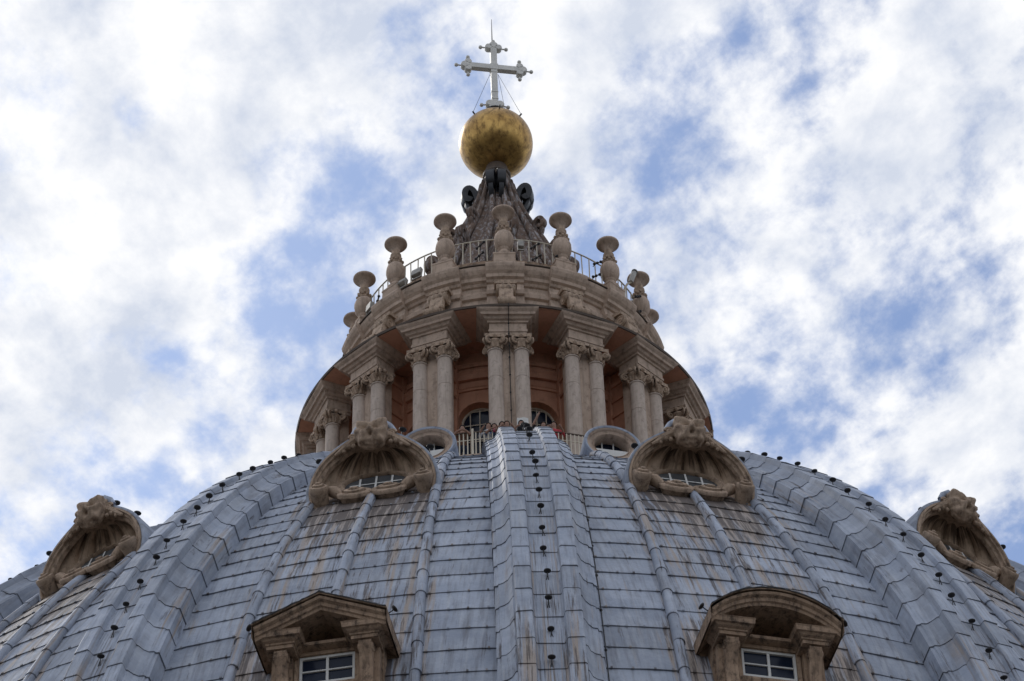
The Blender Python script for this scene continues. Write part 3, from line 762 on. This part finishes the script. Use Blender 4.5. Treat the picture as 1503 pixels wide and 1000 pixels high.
def shell_dormer(p, label):
    loc, az = local_frame(p, .656)
    sx_ = -.16*(p/1.5) if abs(p) > 1 else 0
    loc = (loc[0]+sx_*cos(az), loc[1]+sx_*sin(az), loc[2])
    root = empty('shell_dormer', loc, az, label, 'dormer', 'shell hooded dormers of the middle tier')
    rim = [(1.40, -.25), (1.46, .05), (1.47, .38), (1.36, .80), (1.14, 1.18), (.86, 1.46), (.56, 1.68), (.30, 1.84), (0, 1.90)]
    rim = rim+[(-x, z) for x, z in rim[::-1][1:]]
    # smooth the rim
    sm_ = []
    for i in range(len(rim)-1):
        p0 = rim[max(i-1, 0)]; p1 = rim[i]; p2 = rim[i+1]; p3 = rim[min(i+2, len(rim)-1)]
        for t in (0, .33, .66):
            sm_.append(tuple(.5*(2*p1[q]+(p2[q]-p0[q])*t+(2*p0[q]-5*p1[q]+4*p2[q]-p3[q])*t*t+(3*p1[q]-p0[q]-3*p2[q]+p3[q])*t**3) for q in (0, 1)))
    sm_.append(rim[-1]); rim = sm_
    def off(i, d):
        a = Vector(rim[max(i-1, 0)]); b = Vector(rim[min(i+1, len(rim)-1)]); t = (b-a).normalized(); n_ = Vector((t.y, -t.x))
        return Vector(rim[i])+n_*d
    m = MB()
    m.grid([[(off(i, d).x, y, off(i, d).y) for d, y in ((.02, -.10), (.075, -.12), (.10, -.06), (.09, .2), (.07, 1.0), (.0, 2.6))] for i in range(len(rim))])
    m.uv = [(i*.13+p*20, y_*.5) for i in range(len(rim)) for y_ in range(6)]; m.at = {'stain': {}, 'edge': {}}
    m.build('hood', LEAD, root, True)
    m = MB()
    m.grid([[(off(i, d).x, y, off(i, d).y) for d, y in ((.015, -.06), (.015, -.15), (-.035, -.16), (-.055, -.10), (-.10, -.09), (-.11, -.03), (-.17, 0.0), (-.19, .10))] for i in range(len(rim))])
    m.build('rim_moulding', CARVED, root, True, 50)
    # fluted niche: quarter ellipsoid with its pole at the crown of the arch
    m = MB(); nu, nv = 160, 18; P = []
    AX, AY, AZ, ZB_ = 1.29, .54, 1.10, .58
    for i in range(nu+1):
        u = (i/nu*2-1)*pi/2; row = []
        fl = abs(sin(u*8.0)) if abs(u) < 1.45 else 1
        for j in range(nv+1):
            t = j/nv*pi/2; f_ = j/nv
            w_ = sin(t)**.8; env = min(1, f_*3)*(1 if f_ < .74 else max(0, 1-(f_-.74)/.14))
            k = 1+.26*(1-fl**.8)*env
            row.append((AX*sin(u)*w_*(1+.25*(k-1)*cos(u)), AY*cos(u)*w_*k-.02, ZB_+.02+AZ*cos(t)+.08*(1-fl**.5)*env*cos(t)))
        P.append(row)
    m.grid(P)
    m.grid([[(AX*sin((i/nu*2-1)*pi/2), AY*cos((i/nu*2-1)*pi/2)-.02, z) for z in (ZB_+.02, -.5)] for i in range(nu+1)])
    m.uv = [((i/nu*2-1)*1.57+p*3, j/nv) for i in range(nu+1) for j in range(nv+1)]+[((i/nu*2-1)*1.57+p*3, 1+q*.5) for i in range(nu+1) for q in (0, 1)]
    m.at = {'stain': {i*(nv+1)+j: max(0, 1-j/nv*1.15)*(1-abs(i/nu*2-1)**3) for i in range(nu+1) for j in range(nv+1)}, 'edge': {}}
    m.build('shell_niche', NICHE, root, True, 60)
    # spandrel between rim and niche
    m = MB(); A = []
    for i in range(len(rim)):
        q = off(i, -.16); a = math.atan2(q.y-ZB_, q.x); a = min(pi, max(0, a if a > -1.6 else pi))
        if q.y < ZB_: a = 0 if q.x > 0 else pi
        A.append([(q.x, .02, q.y), (AX*cos(a), -.015, (ZB_+.02+AZ*sin(a)) if q.y > ZB_ else q.y)])
    m.grid(A); m.build('spandrel', CARVED, root)
    # low oval window with bars, leaning with the slope of the dome
    n_ = 30; wz, wy0 = .64, .30
    def wp(x, z, d=0): return (x, wy0+(z-wz)*.35-d, z)
    m = MB()
    m.grid([[wp(.76*e*cos(2*pi*k/n_), wz+.34*e*sin(2*pi*k/n_), d) for k in range(n_)] for e, d in ((1.24, -.10), (1.2, .08), (1.08, .11), (1.0, .06), (.96, -.03))], cv=True)
    win = m.build('oval_window', CARVED, root, True, 50)
    m = MB(); m.add([wp(.76*cos(2*pi*k/n_), wz+.34*sin(2*pi*k/n_), .0) for k in range(n_)], [tuple(range(n_))]); m.build('pane', DUSTY, win)
    for bx in (-.38, 0, .38):
        h_ = .30*sqrt(1-(bx/.72)**2); m = MB()
        m.grid([[wp(bx-.024, wz-h_, .03), wp(bx-.024, wz+h_, .03)], [wp(bx+.024, wz-h_, .03), wp(bx+.024, wz+h_, .03)]]); m.build('glazing_bar', WHITE, win)
    m = MB(); m.grid([[wp(-.62, wz-.02, .025), wp(-.62, wz+.015, .025)], [wp(.62, wz-.02, .025), wp(.62, wz+.015, .025)]]); m.build('glazing_bar', WHITE, win)
    # sill below the window
    m = MB(); m.grid([[(x, y, z) for x, y, z in ((-1.15+2.3*i/12, .5, .36-.16*abs(i-6)/6), (-1.15+2.3*i/12, .13+.15*(abs(i-6)/6)**2, .34-.16*abs(i-6)/6), (-1.15+2.3*i/12, .08+.15*(abs(i-6)/6)**2, .26-.16*abs(i-6)/6), (-1.15+2.3*i/12, .12, .05-.16*abs(i-6)/6), (-1.15+2.3*i/12, .3, -.3))] for i in range(13)])
    m.build('sill', CARVED, root, True, 40)
    th_ = .656
    def slope(x, a, b): # x sideways, a metres down the slope, b metres off it
        return (x, -a*sin(th_)-b*cos(th_), -a*cos(th_)+b*sin(th_))
    def scroll_drum(m, cx, ca, R, h0, h1, asp=1.0, turns=1.9, sg=1):
        PP_ = []
        for rr, zz in ((R*.70, h0), (R*.86, h0+(h1-h0)*.45), (R*.95, h0+(h1-h0)*.7), (R*1.06, h1-.10), (R*1.06, h1-.03), (R*.98, h1), (R*.72, h1+.005), (R*.68, h1-.05), (R*.62, h1-.05), (R*.60, h1+.05), (R*.36, h1+.06), (R*.33, h1+.02), (R*.28, h1+.02), (R*.24, h1+.10), (.001, h1+.11)):
            PP_.append([slope(cx+rr*asp*cos(2*pi*k/26), ca+rr*sin(2*pi*k/26), zz) for k in range(26)])
        m.grid(PP_, cv=True)
    for s_ in (-1, 1):
        m = MB(); scroll_drum(m, s_*.40, .10, .33, -.15, .20, 1.2, 1.7, s_)
        m.tube([slope(s_*.72, .02, .12), slope(s_*.88, -.10, .20), slope(s_*1.02, -.16, .22)], [.12, .15, .12], 8)
        m.build('sill_scroll', CARVED, root, True, 45)
        m = MB(); scroll_drum(m, s_*1.22, .02, .215, -.3, .40, 1.0, 1.9, -s_)
        m.build('volute', CARVED, root, True, 45)
    # grotesque mask under a lead-capped crest
    mk = mask_mesh(.37, .26, .37, p*7); mk.v = [(x, y-.20, z+1.68) for x, y, z in mk.v]; mk.build('mask', CARVED, root, True)
    m = MB()
    crest = [(-.52, 1.86), (-.40, 2.04), (-.26, 2.14), (-.10, 2.10), (0, 2.04), (.10, 2.10), (.26, 2.14), (.40, 2.04), (.52, 1.86)]
    m.tube([(x, -.10+.10*abs(x), z) for x, z in crest], [.06, .085, .10, .085, .07, .085, .10, .085, .06], 8)
    m.uv = [(q[0], q[2]) for q in m.v]; m.at = {'stain': {}, 'edge': {}}
    m.build('crest', LEAD, root, True)
    m = MB()
    m.prism([(-.48, 1.6), (.48, 1.6), (.47, 1.88), (.26, 2.08), (0, 2.0), (-.26, 2.08), (-.47, 1.88)], 'y', -.10, .9)
    for s_ in (-1, 1):
        m.tube([(s_*.38, -.10, 1.72), (s_*.55, -.12, 1.60), (s_*.72, -.12, 1.44), (s_*.9, -.12, 1.30)], [.11, .09, .07, .03], 7)
        m.tube(spiral((s_*.46, -.16, 1.74), .11, .02, 1.5, (s_, 0, 0), (0, 0, 1), 18), .035, 6)
        m.ball((s_*.56, -.14, 1.50), .07, 8, 6); m.ball((s_*.44, -.16, 1.48), .06, 8, 6); m.ball((s_*.68, -.13, 1.38), .05, 8, 6)
    m.build('crest_block', CARVED, root, True, 45)
    return root
SH = {-.5: 'stone shell-hood dormer with grotesque mask, above the triangular pediment dormer',
      .5: 'stone shell-hood dormer with grotesque mask, above the arched pediment dormer',
      -1.5: 'stone shell-hood dormer one rib further round than the triangular pediment dormer',
      1.5: 'stone shell-hood dormer one rib further round than the arched pediment dormer'}
for p in PANELS: shell_dormer(p, SH[p])

def oval_dormer(p, label):
    loc, az = local_frame(p, .93, .20)
    root = empty('oval_dormer', loc, az, label, 'dormer', 'oval eye dormers of the upper tier'); root.scale = (.95, 1, .95)
    n_ = 36
    def ell(rx, rz, y): return [(rx*.9*cos(2*pi*k/n_), y, .50+rz*.84*sin(2*pi*k/n_)) for k in range(n_)]
    m = MB(); m.grid([ell(.78, .66, .0), ell(.80, .68, -.06), ell(.86, .74, -.08), ell(.90, .78, -.04), ell(.90, .78, .06), ell(.86, .74, .5), ell(.8, .66, 2.4)], cv=True)
    m.uv = [(i*.1+p*5, j*.4) for j in range(7) for i in range(n_)]; m.at = {'stain': {}, 'edge': {}}; m.build('lead_hood', LEAD, root, True, 50)
    m = MB(); m.grid([ell(.80, .68, -.05), ell(.74, .62, -.03), ell(.72, .60, .02), ell(.60, .50, .05), ell(.58, .48, .02), ell(.55, .45, .06), ell(.54, .44, .45)], cv=True); m.build('surround', STONE, root, True, 50)
    m = MB(); m.add(ell(.56, .46, .40), [tuple(range(n_))]); wn = m.build('pane', GLASS, root)
    for bx in (-.2, .12): muntin(wn, WHITE, bx-.018, bx+.018, .32, .36, .10, .85)
    m = MB(); m.prism([(-.34, .16), (.34, .16), (.46, .40), (-.46, .40)], 'y', .1, .17); m.build('lower_board', WHITE, root)
    return root
oval_dormer(-.5, 'round eye dormer behind the shell dormer over the triangular pediment'); oval_dormer(.5, 'round eye dormer behind the shell dormer over the arched pediment')

def pediment_dormer(p, kind, label):
    loc, az = local_frame(p, .345, -.36)
    sx_ = .20 if p < 0 else -.24
    loc = (loc[0]+.28*sin(az)+sx_*cos(az), loc[1]-.28*cos(az)+sx_*sin(az), loc[2])
    root = empty('pediment_dormer', loc, az, label, 'dormer', 'pedimented dormers of the lower tier'); root.scale = (.92, 1, .96)
    m = MB()
    for s_ in (-1, 1): m.box(*sorted((s_*.63, s_*1.24)), .22, 1.8, -1.1, 1.30); m.box(*sorted((s_*.74, s_*1.20)), .0, .215, -1.1, 1.0)
    m.box(-.627, .627, .22, 1.6, -1.1, .30); m.box(-.627, .627, .22, 1.6, 1.08, 1.30); m.build('wall', DORM, root)
    # window: frame, bars, panes
    wf = MB(); hw, zb, zt = .62, .34, 1.05
    y0, y1 = .15, .24
    wf.box(-hw, -hw+.06, y0, y1, zb, zt); wf.box(hw-.06, hw, y0, y1, zb, zt); wf.box(-hw+.06, hw-.06, y0, y1, zt-.06, zt); wf.box(-hw+.06, hw-.06, y0, y1, zb, zb+.05)
    win = wf.build('window_frame', WHITE, root)
    muntin(win, WHITE, -.03, .03, y0+.007, y1-.005, zb+.05, zt-.06)
    zm = (zb+zt)/2-.02
    for x0, x1 in ((-hw+.06, -.03), (.03, hw-.06)):
        muntin(win, WHITE, x0, x1, y0+.012, y1-.01, zm-.016, zm+.016)
        for z0, z1 in ((zb+.05, zm-.016), (zm+.016, zt-.06)):
            g_ = MB(); g_.box(x0, x1, y0+.05, y0+.06, z0, z1); g_.build('pane', GLASS, win)
    # architrave round the window
    m = MB(); m.box(-.72, -.625, .10, .22, .24, 1.14); m.box(.625, .72, .10, .22, .24, 1.14); m.box(-.625, .625, .10, .22, 1.055, 1.14); m.build('architrave', DORM, root)
    # sill
    m = MB(); m.prism([(.22, .32), (.08, .28), (.06, .22), (.09, .14), (.11, .0), (.22, -.10)], 'x', -.72, .72); m.prism([(.22, -.12), (.12, -.12), (.14, -.6), (.22, -.6)], 'x', -.62, .62); m.build('sill', DORM, root)
    # console pilasters
    for s_ in (-1, 1):
        m = MB(); x0, x1 = sorted((s_*.80, s_*1.08))
        prf = [(.0, -.65), (-.10, -.62), (-.20, -.48), (-.22, -.34), (-.14, -.20), (-.10, .0), (-.12, .35), (-.20, .62), (-.30, .80), (-.32, .90), (-.28, .98), (.0, .98)]
        m.prism(prf, 'x', x0, x1)
        for sx in (x0, x1): m.tube(spiral((sx, -.19, .80), .12, .03, 1.4, (0, 1, 0), (0, 0, 1), 16), .03, 5)
        m.tube([(x0-.02, -.13, -.22), (x1+.02, -.13, -.22)], .07, 7)
        cx = (x0+x1)/2
        for q in range(4): m.ball((cx-.12+.08*q, -.16, -.40-.03*(q % 2)), .075, 7, 5)
        m.ball((cx, -.24, .9), .07, 7, 5)
        m.build('console', DORM, root, False)
        # ressaut of the entablature above
        m = MB(); c_ = s_*.94
        m.grid([[(c_+x*(.30+e), y, z) for x, y in ((-1, .22), (-1, -.34-e), (1, -.34-e), (1, .22))] for z, e in ((.97, 0), (1.05, 0), (1.06, .03), (1.10, .03), (1.13, .09), (1.17, .12), (1.18, .17), (1.28, .18), (1.31, .2), (1.31, -.3))])
        o_ = len(m.v); m.add([(c_+x*.30, y, .97) for x, y in ((-1, .22), (-1, -.34), (1, -.34), (1, .22))], [(0, 1, 2, 3)])
        m.build('cornice_block', DORM, root)
    # recessed middle cornice
    m = MB(); m.prism([(.20, 1.145), (.12, 1.145), (.06, 1.15), (.0, 1.16), (-.08, 1.18), (-.09, 1.25), (-.05, 1.27), (.20, 1.28)], 'x', -.70, .70); m.build('middle_cornice', DORM, root)
    # pediment
    n_ = 20
    def top(x):
        t = abs(x)/1.46
        if kind == 'tri': return 1.30+.62*(1-t)
        R = (1.46**2+.62**2)/(2*.62); return 1.30+.62-R+sqrt(max(0, R*R-x*x))
    xs = [-1.46+2.92*i/n_ for i in range(n_+1)]
    pro = [(-.50, -.20), (-.52, -.14), (-.56, -.12), (-.57, -.04), (-.64, .0), (-.66, .06), (-.62, .09)]
    m = MB(); m.grid([[(x*(1+.0*y), y, top(x)+z) for y, z in [(.6, -.20)]+pro+[(.6, .09)]] for x in xs])
    for e in (0, n_):
        o_ = len(m.v); m.add([(xs[e], y, top(xs[e])+z) for y, z in [(.6, -.20)]+pro+[(.6, .09)]], [tuple(range(9))])
    m.build('raking_cornice', DORM, root)
    m = MB(); m.grid([[(x*1.03, y, top(x)+z) for y, z in ((-.69, .085), (-.70, .115), (.2, .125), (2.6, .16), (2.6, -.3))] for x in xs])
    for s_ in (-1, 1):
        m.grid([[(s_*1.50, y, z) for z in (1.10, 1.42)] for y in (-.66, 2.6)])
    m.build('roof', DORM, root)
    m = MB(); m.add([(x, .58, top(x)-.16) for x in xs]+[(1.3, .58, 1.0), (-1.3, .58, 1.0)], [tuple(range(n_+3))]); m.build('tympanum', DORM, root)
    # ragged lead flashing along the edge of the roof
    m = MB(); nf = 40
    m.grid([[(-1.49+2.98*i/nf, -.705-random.uniform(0, .018), top(max(-1.46, min(1.46, -1.49+2.98*i/nf)))+.112+z*random.uniform(.7, 1.5)) for z in (0, .03)]+[(-1.49+2.98*i/nf, -.4, top(max(-1.46, min(1.46, -1.49+2.98*i/nf)))+.135)] for i in range(nf+1)])
    m.build('flashing', IRON, root)
    return root
pediment_dormer(-.5, 'tri', 'sooty stone dormer with a triangular pediment and four-pane white window')
pediment_dormer(.5, 'seg', 'sooty stone dormer with an arched segmental pediment and four-pane white window')

# ------------------------------------------------------------------ iron lamps
def lamp_proto():
    root = empty('bowl_lamp', (0, 0, 0))
    m = MB(); m.lathe([(.001, .235), (.05, .235), (.088, .262), (.092, .285), (.07, .30), (.001, .305)], 14); m.build('bowl', IRON, root, True, 40)
    m = MB(); m.tube([(0, 0, .24), (0, .005, .13)], .014, 6); m.tube([(0, .0, .14), (-.035, .0, -.04)], .011, 5); m.tube([(0, .0, .14), (.035, .0, -.04)], .011, 5); m.build('bracket', IRON, root)
    return root
lp = lamp_proto(); first = [True]
def place_lamp(loc, az, tilt, label, group, s_=1.0):
    o = lp if first[0] else copy_tree(lp); first[0] = False
    o.location = loc; o.rotation_euler = (tilt[0], tilt[1], az); o.scale = (s_, s_, s_)
    tag(o, label, 'lamp', group)
RL = {0: 'small black iron bowl lamp along the rib between the two pedimented dormers',
      -1: 'small black iron bowl lamp along the rib beside the triangular pediment dormer',
      1: 'small black iron bowl lamp along the rib beside the arched pediment dormer',
      -2: 'small black iron bowl lamp on the rib second from the triangular pediment dormer',
      2: 'small black iron bowl lamp on the rib second from the arched pediment dormer'}
for kr, t_lo in ((0, .27), (-1, .24), (1, .24), (-2, .30), (2, .30)):
    th = .985; i = 0
    while th > t_lo:
        if not (kr == 0 and i in (9,)) and not (kr == -2 and i in (5, 6)):
            az = PHI+kr*STEP+random.uniform(-.03, .03)/dome_r(th)
            p_ = Vector(dome_pt(th+random.uniform(-.002, .002), az, .735*rib_h(th)))
            place_lamp(p_, az, (random.uniform(-.12, .12), random.uniform(-.12, .12)), RL[kr], 'bowl lamps along the dome ribs', random.uniform(.78, .92))
        th -= .0335+.0*i; i += 1
for p in PANELS:
    loc, az = local_frame(p, .656); F = lambda x, y, z: (loc[0]+x*cos(az)-y*sin(az), loc[1]+x*sin(az)+y*cos(az), loc[2]+z)
    for (x, y, z) in ((1.30, .05, 1.06), (-1.30, .05, 1.06), (.62, .1, 1.76)):
        place_lamp(F(x, y, z), az, (0, random.uniform(-.3, .3)), 'small black iron bowl lamp perched on the rim of a shell-hood dormer', 'bowl lamps on the shell dormers', 1.0)
for p in (-.5, .5):
    loc, az = local_frame(p, .345, -.36); sx_ = .20 if p < 0 else -.24
    loc = (loc[0]+.28*sin(az)+sx_*cos(az), loc[1]-.28*cos(az)+sx_*sin(az), loc[2])
    for x in (-1.30, 1.30):
        place_lamp((loc[0]+x*cos(az)+.4*sin(az), loc[1]+x*sin(az)-.4*cos(az), loc[2]+1.36), az, (0, .9 if x > 0 else -.9), 'small black iron bowl lamp at the eave of a pedimented dormer', 'bowl lamps on the pedimented dormers', .9)

# ------------------------------------------------------------------ cables, floodlights, camera
m = MB(); pts = [Vector(dome_pt(.86-.66*i/40, PHI+(rib_hw(.86-.66*i/40)+.10)/dome_r(.86-.66*i/40), .06)) for i in range(41)]
m.tube(pts, .013, 5)
for i in range(3, 41, 3): m.ball(pts[i], .035, 6, 4)
tag(m.build('lightning_cable', IRON), 'black lightning cable running down beside the rib between the two pedimented dormers', 'cable')
m = MB(); F = lframe(PHI); pts = [Vector(F(.02, -6.47, 66.8)), Vector(F(.02, -6.44, 66.7)), Vector(F(.02, -6.12, 66.3)), Vector(F(.02, -6.10, 65.9)), Vector(F(.03, -6.02, 65.5))]+[Vector(F(.03, -5.84, z)) for z in (65.2, 64.5, 63.8, 63.1, 62.4, 61.7)]
m.tube(pts, .014, 5)
for q in pts[2:]: m.ball(q, .032, 6, 4)
tag(m.build('column_cable', IRON), 'thin dark cable hanging between the paired columns above the front rib', 'cable')
def floodlight(az, r, z, wd, hg, tilt, label):
    root = empty('floodlight', pol(r, az, Z(z)), az, label, 'floodlight', 'floodlights on the lantern parapet')
    m = MB(); o = MB(); o.grid([[(x*wd*e, y, zz*hg*e) for x, zz in ((-1, -1), (1, -1), (1, 1), (-1, 1))] for e, y in ((.55, .16), (1, .08), (1, -.03), (.92, -.05))], cv=True)
    k = len(o.v); o.f += [(k-4, k-3, k-2, k-1), (0, 3, 2, 1)]
    b_ = o.build('housing', GREYBOX, root); b_.location = (0, 0, .2); b_.rotation_euler = (tilt, 0, 0)
    m.box(-wd*1.08, -wd*1.02, -.03, .03, -.05, .22); m.box(wd*1.02, wd*1.08, -.03, .03, -.05, .22); m.box(-wd*1.08, wd*1.08, -.03, .03, -.08, -.05); m.build('bracket', GREYBOX, root)
floodlight(PHI-1.50*STEP, 4.83, 70.32, .17, .13, -.2, 'pale boxy floodlight on the parapet below the railing, larger one')
floodlight(PHI-1.78*STEP, 4.88, 70.18, .15, .13, -.5, 'pale boxy floodlight tilted upward on the parapet edge')
floodlight(PHI-2.62*STEP, 4.85, 70.30, .14, .15, -.1, 'pale boxy floodlight among black brackets on the parapet')
floodlight(PHI+.28*STEP, 4.72, 70.85, .09, .12, 0, 'small pale box fixed to the railing beside the spire')
root = empty('security_camera', pol(4.72, PHI+2.36*STEP, Z(70.95)), PHI+2.36*STEP, 'grey tubular camera on a bent arm reaching out from the parapet railing', 'camera')
m = MB(); m.tube([(0, 0, -.5), (0, -.02, 0), (.06, -.1, .18), (.18, -.16, .30)], .035, 7); m.build('arm', CREAM, root, True)
m = MB(); m.tube([(.16, -.16, .30), (.18, -.17, .40), (.34, -.20, .84)], [.07, .085, .085], 12); m.build('housing', GREYBOX, root, True, 40)
m = MB(); m.tube([(.335, -.20, .82), (.36, -.203, .89)], [.1, .1], 12); m.build('hood', IRON, root, True, 40)
for k_, z_ in ((1.62, 70.5), (1.66, 71.1), (.52, 70.45), (.5, 70.95), (2.75, 70.5), (2.78, 71.2), (-2.45, 70.5), (-.42, 70.5), (-.40, 70.95), (.93, 70.8)):
    a = PHI+k_*STEP; root = empty('cable_bracket', pol(4.70, a, Z(z_)), a, 'black insulator bracket clamped to the parapet railing', 'bracket', 'insulator brackets on the railing')
    m = MB(); m.tube([(-.10, -.05, -.08), (.14, -.10, .12)], .022, 6); m.ball((-.09, -.05, -.07), .05, 7, 5); m.ball((.02, -.07, .02), .05, 7, 5); m.ball((.14, -.10, .12), .05, 7, 5); m.build('insulator', IRON, root)
    m = MB(); m.tube([(0, .12, 0), (.02, -.07, .02)], .014, 5); m.build('clamp', IRON, root)

# ------------------------------------------------------------------ people on the terrace
def cloth(name, c): return plain('cloth_'+name, c, .9, 0, 8, .2, .1)
HAIRM = plain('hair', (.022, .016, .013), .6, 0, 12, .3)
def person(az, r, h, shirt, trou, hairc, pose, label, face=0.0):
    root = empty('person', pol(r, az, Z(TERR)), az+face, label, 'person', 'visitors on the viewing terrace')
    k = h/1.72
    J = {'pel': (0, 0, .95), 'spi': (0, .01, 1.15), 'che': (0, .0, 1.34), 'nk': (0, -.01, 1.46), 'hd0': (0, -.015, 1.53), 'hd1': (0, -.03, 1.62), 'hd2': (0, -.015, 1.70)}
    R_ = {'pel': (.16, .12), 'spi': (.14, .10), 'che': (.17, .115), 'nk': (.058, .058), 'hd0': (.07, .08), 'hd1': (.078, .098), 'hd2': (.06, .075)}
    E_ = [('pel', 'spi'), ('spi', 'che'), ('che', 'nk'), ('nk', 'hd0'), ('hd0', 'hd1'), ('hd1', 'hd2')]
    arms = {'rest': [(.20, -.02, 1.38), (.26, -.10, 1.14), (.20, -.30, 1.22), (.14, -.38, 1.26)],
            'lean': [(.20, -.06, 1.38), (.27, -.20, 1.20), (.10, -.30, 1.31), (.02, -.32, 1.32)],
            'down': [(.20, 0, 1.38), (.25, .02, 1.12), (.24, -.05, .88), (.24, -.08, .80)],
            'up': [(.20, -.03, 1.40), (.30, -.16, 1.50), (.20, -.26, 1.72), (.17, -.28, 1.80)],
            'reach': [(.20, -.05, 1.40), (.36, -.25, 1.42), (.58, -.36, 1.50), (.68, -.40, 1.52)]}
    for s_, ps in ((-1, pose[0]), (1, pose[1])):
        nm = 'RL'[s_ > 0]
        for i, (x, y, z) in enumerate(arms[ps]): J[nm+'a%d' % i] = (x*s_, y, z); R_[nm+'a%d' % i] = ((.062, .06), (.045, .045), (.034, .034), (.036, .022))[i]
        E_ += [('che', nm+'a0')]+[(nm+'a%d' % i, nm+'a%d' % (i+1)) for i in range(3)]
        hx, hy, hz = J[nm+'a3']; d = (Vector(J[nm+'a3'])-Vector(J[nm+'a2'])).normalized()
        for q, (ang, ln) in enumerate(((-.035, .065), (-.012, .08), (.012, .085), (.034, .07))):
            nmq = nm+'f%d' % q; J[nmq] = (hx+d.x*ln+ang*abs(d.y)+.0, hy+d.y*ln, hz+d.z*ln+ang*abs(d.x)*.8); R_[nmq] = (.009, .009); E_.append((nm+'a3', nmq))
        J[nm+'th'] = (hx-s_*.05, hy+d.y*.02, hz+.03); R_[nm+'th'] = (.011, .011); E_.append((nm+'a2', nm+'th')) if False else E_.append((nm+'a3', nm+'th'))
        for i, (x, y, z, a, b) in enumerate(((.10, 0, .88, .10, .105), (.11, -.01, .50, .066, .07), (.11, .02, .09, .042, .045), (.12, -.14, .04, .04, .03))):
            J[nm+'l%d' % i] = (x*s_, y, z); R_[nm+'l%d' % i] = (a, b)
        E_ += [('pel', nm+'l0')]+[(nm+'l%d' % i, nm+'l%d' % (i+1)) for i in range(3)]
    names = list(J); me = bpy.data.meshes.new('skeleton')
    me.from_pydata([tuple(c*k for c in J[n_]) for n_ in names], [(names.index(a), names.index(b)) for a, b in E_], [])
    o = bpy.data.objects.new('skeleton', me); col.objects.link(o)
    md = o.modifiers.new('skin', 'SKIN'); md.use_smooth_shade = True
    for i, n_ in enumerate(names):
        sv = me.skin_vertices[0].data[i]; sv.radius = (R_[n_][0]*k, R_[n_][1]*k); sv.use_root = (n_ == 'pel')
    o.modifiers.new('sub', 'SUBSURF').levels = 1
    return root, o, k, shirt, trou, hairc
PEOPLE = []
def wear(n, c): return cloth(n, c)
SHIRT = {'white': wear('white', (.62, .62, .63)), 'blue': wear('blue', (.10, .17, .30)), 'pink': wear('pink', (.50, .10, .17)), 'black': wear('black', (.025, .025, .03)), 'teal': wear('teal', (.05, .18, .22)), 'beige': wear('beige', (.45, .36, .27)), 'red': wear('red', (.42, .06, .07)), 'brown': wear('brown', (.17, .09, .06))}
TRO = wear('denim', (.03, .04, .07))
PD = [(-.0905, 7.43, 1.70, 'white', ('rest', 'down'), 'person in a white shirt at the cream railing, between the round dormer and rib', 0),
      (-.0690, 7.43, 1.66, 'blue', ('lean', 'rest'), 'person in a blue top leaning on the cream railing', 0),
      (-.0405, 7.43, 1.72, 'pink', ('lean', 'down'), 'person in a pink shirt standing at the cream railing', .2),
      (-.0215, 7.43, 1.74, 'beige', ('rest', 'rest'), 'dark-haired person in beige leaning over the cream railing beside the rib', 0),
      (-.1900, 7.43, 1.70, 'brown', ('lean', 'lean'), 'person in brown with folded arms on the handrail above a round dormer', .1),
      (.1160, 7.43, 1.74, 'black', ('up', 'rest'), 'person in black raising a hand to the face at the railing', 0),
      (.1330, 7.43, 1.66, 'teal', ('rest', 'down'), 'person in teal at the railing near the round dormer', 0),
      (.1560, 7.43, 1.78, 'red', ('rest', 'rest'), 'person in red leaning over the handrail by the round dormer', -.1),
      (.0320, 7.43, 1.76, 'white', ('lean', 'rest'), 'person in a white top leaning out above the crest of the rib', 0)]
built = [person(PHI+a, r, h, SHIRT[s_], TRO, HAIRM, ps, lb_, f_) for a, r, h, s_, ps, lb_, f_ in PD]
dg = bpy.context.evaluated_depsgraph_get()
for root, o, k, shirt, trou, hairc in built:
    me = bpy.data.meshes.new_from_object(o.evaluated_get(dg)); me.name = 'body'
    for mt in (SKIN, shirt, trou): me.materials.append(mt)
    for f in me.polygons:
        c = f.center/k; ar = hypot(c.x, c.y)
        f.material_index = 2 if c.z < .93 and abs(c.x) < .2 else (1 if c.z < 1.475 and (abs(c.x) < .33 and c.y > -.24) else 0)
        f.use_smooth = True
    b = bpy.data.objects.new('body', me); col.objects.link(b); b.parent = root
    bpy.data.objects.remove(o)
    m = MB(); P = []
    for i in range(16):
        a = 2*pi*i/16; row = []
        for j in range(8):
            t = j/7*(.62 if cos(a) > .2 else 1.0)*pi*.62
            row.append((.088*sin(t)*sin(a)*k, (-.018-.108*sin(t)*cos(a)+.012)*k, (1.645+.105*cos(t))*k))
        P.append(row)
    m.grid(P, cu=True); m.build('hair', hairc, root, True)
root = empty('white_cap', pol(7.33, PHI+.040, Z(TERR+1.70)), PHI, 'white paper sheet held up above the crest of the rib', 'paper')
root.name = 'paper_sheet'
m = MB(); m.grid([[(-.16+.32*i/6, .02*sin(i*1.1), -.02+.32*j/4+.02*sin(i*.7)) for j in range(5)] for i in range(7)]); m.grid([[(-.16+.32*i/6, .02*sin(i*1.1)+.004, -.02+.32*j/4+.02*sin(i*.7)) for j in range(5)] for i in range(7)]); m.build('sheet', WHITE, root, True)
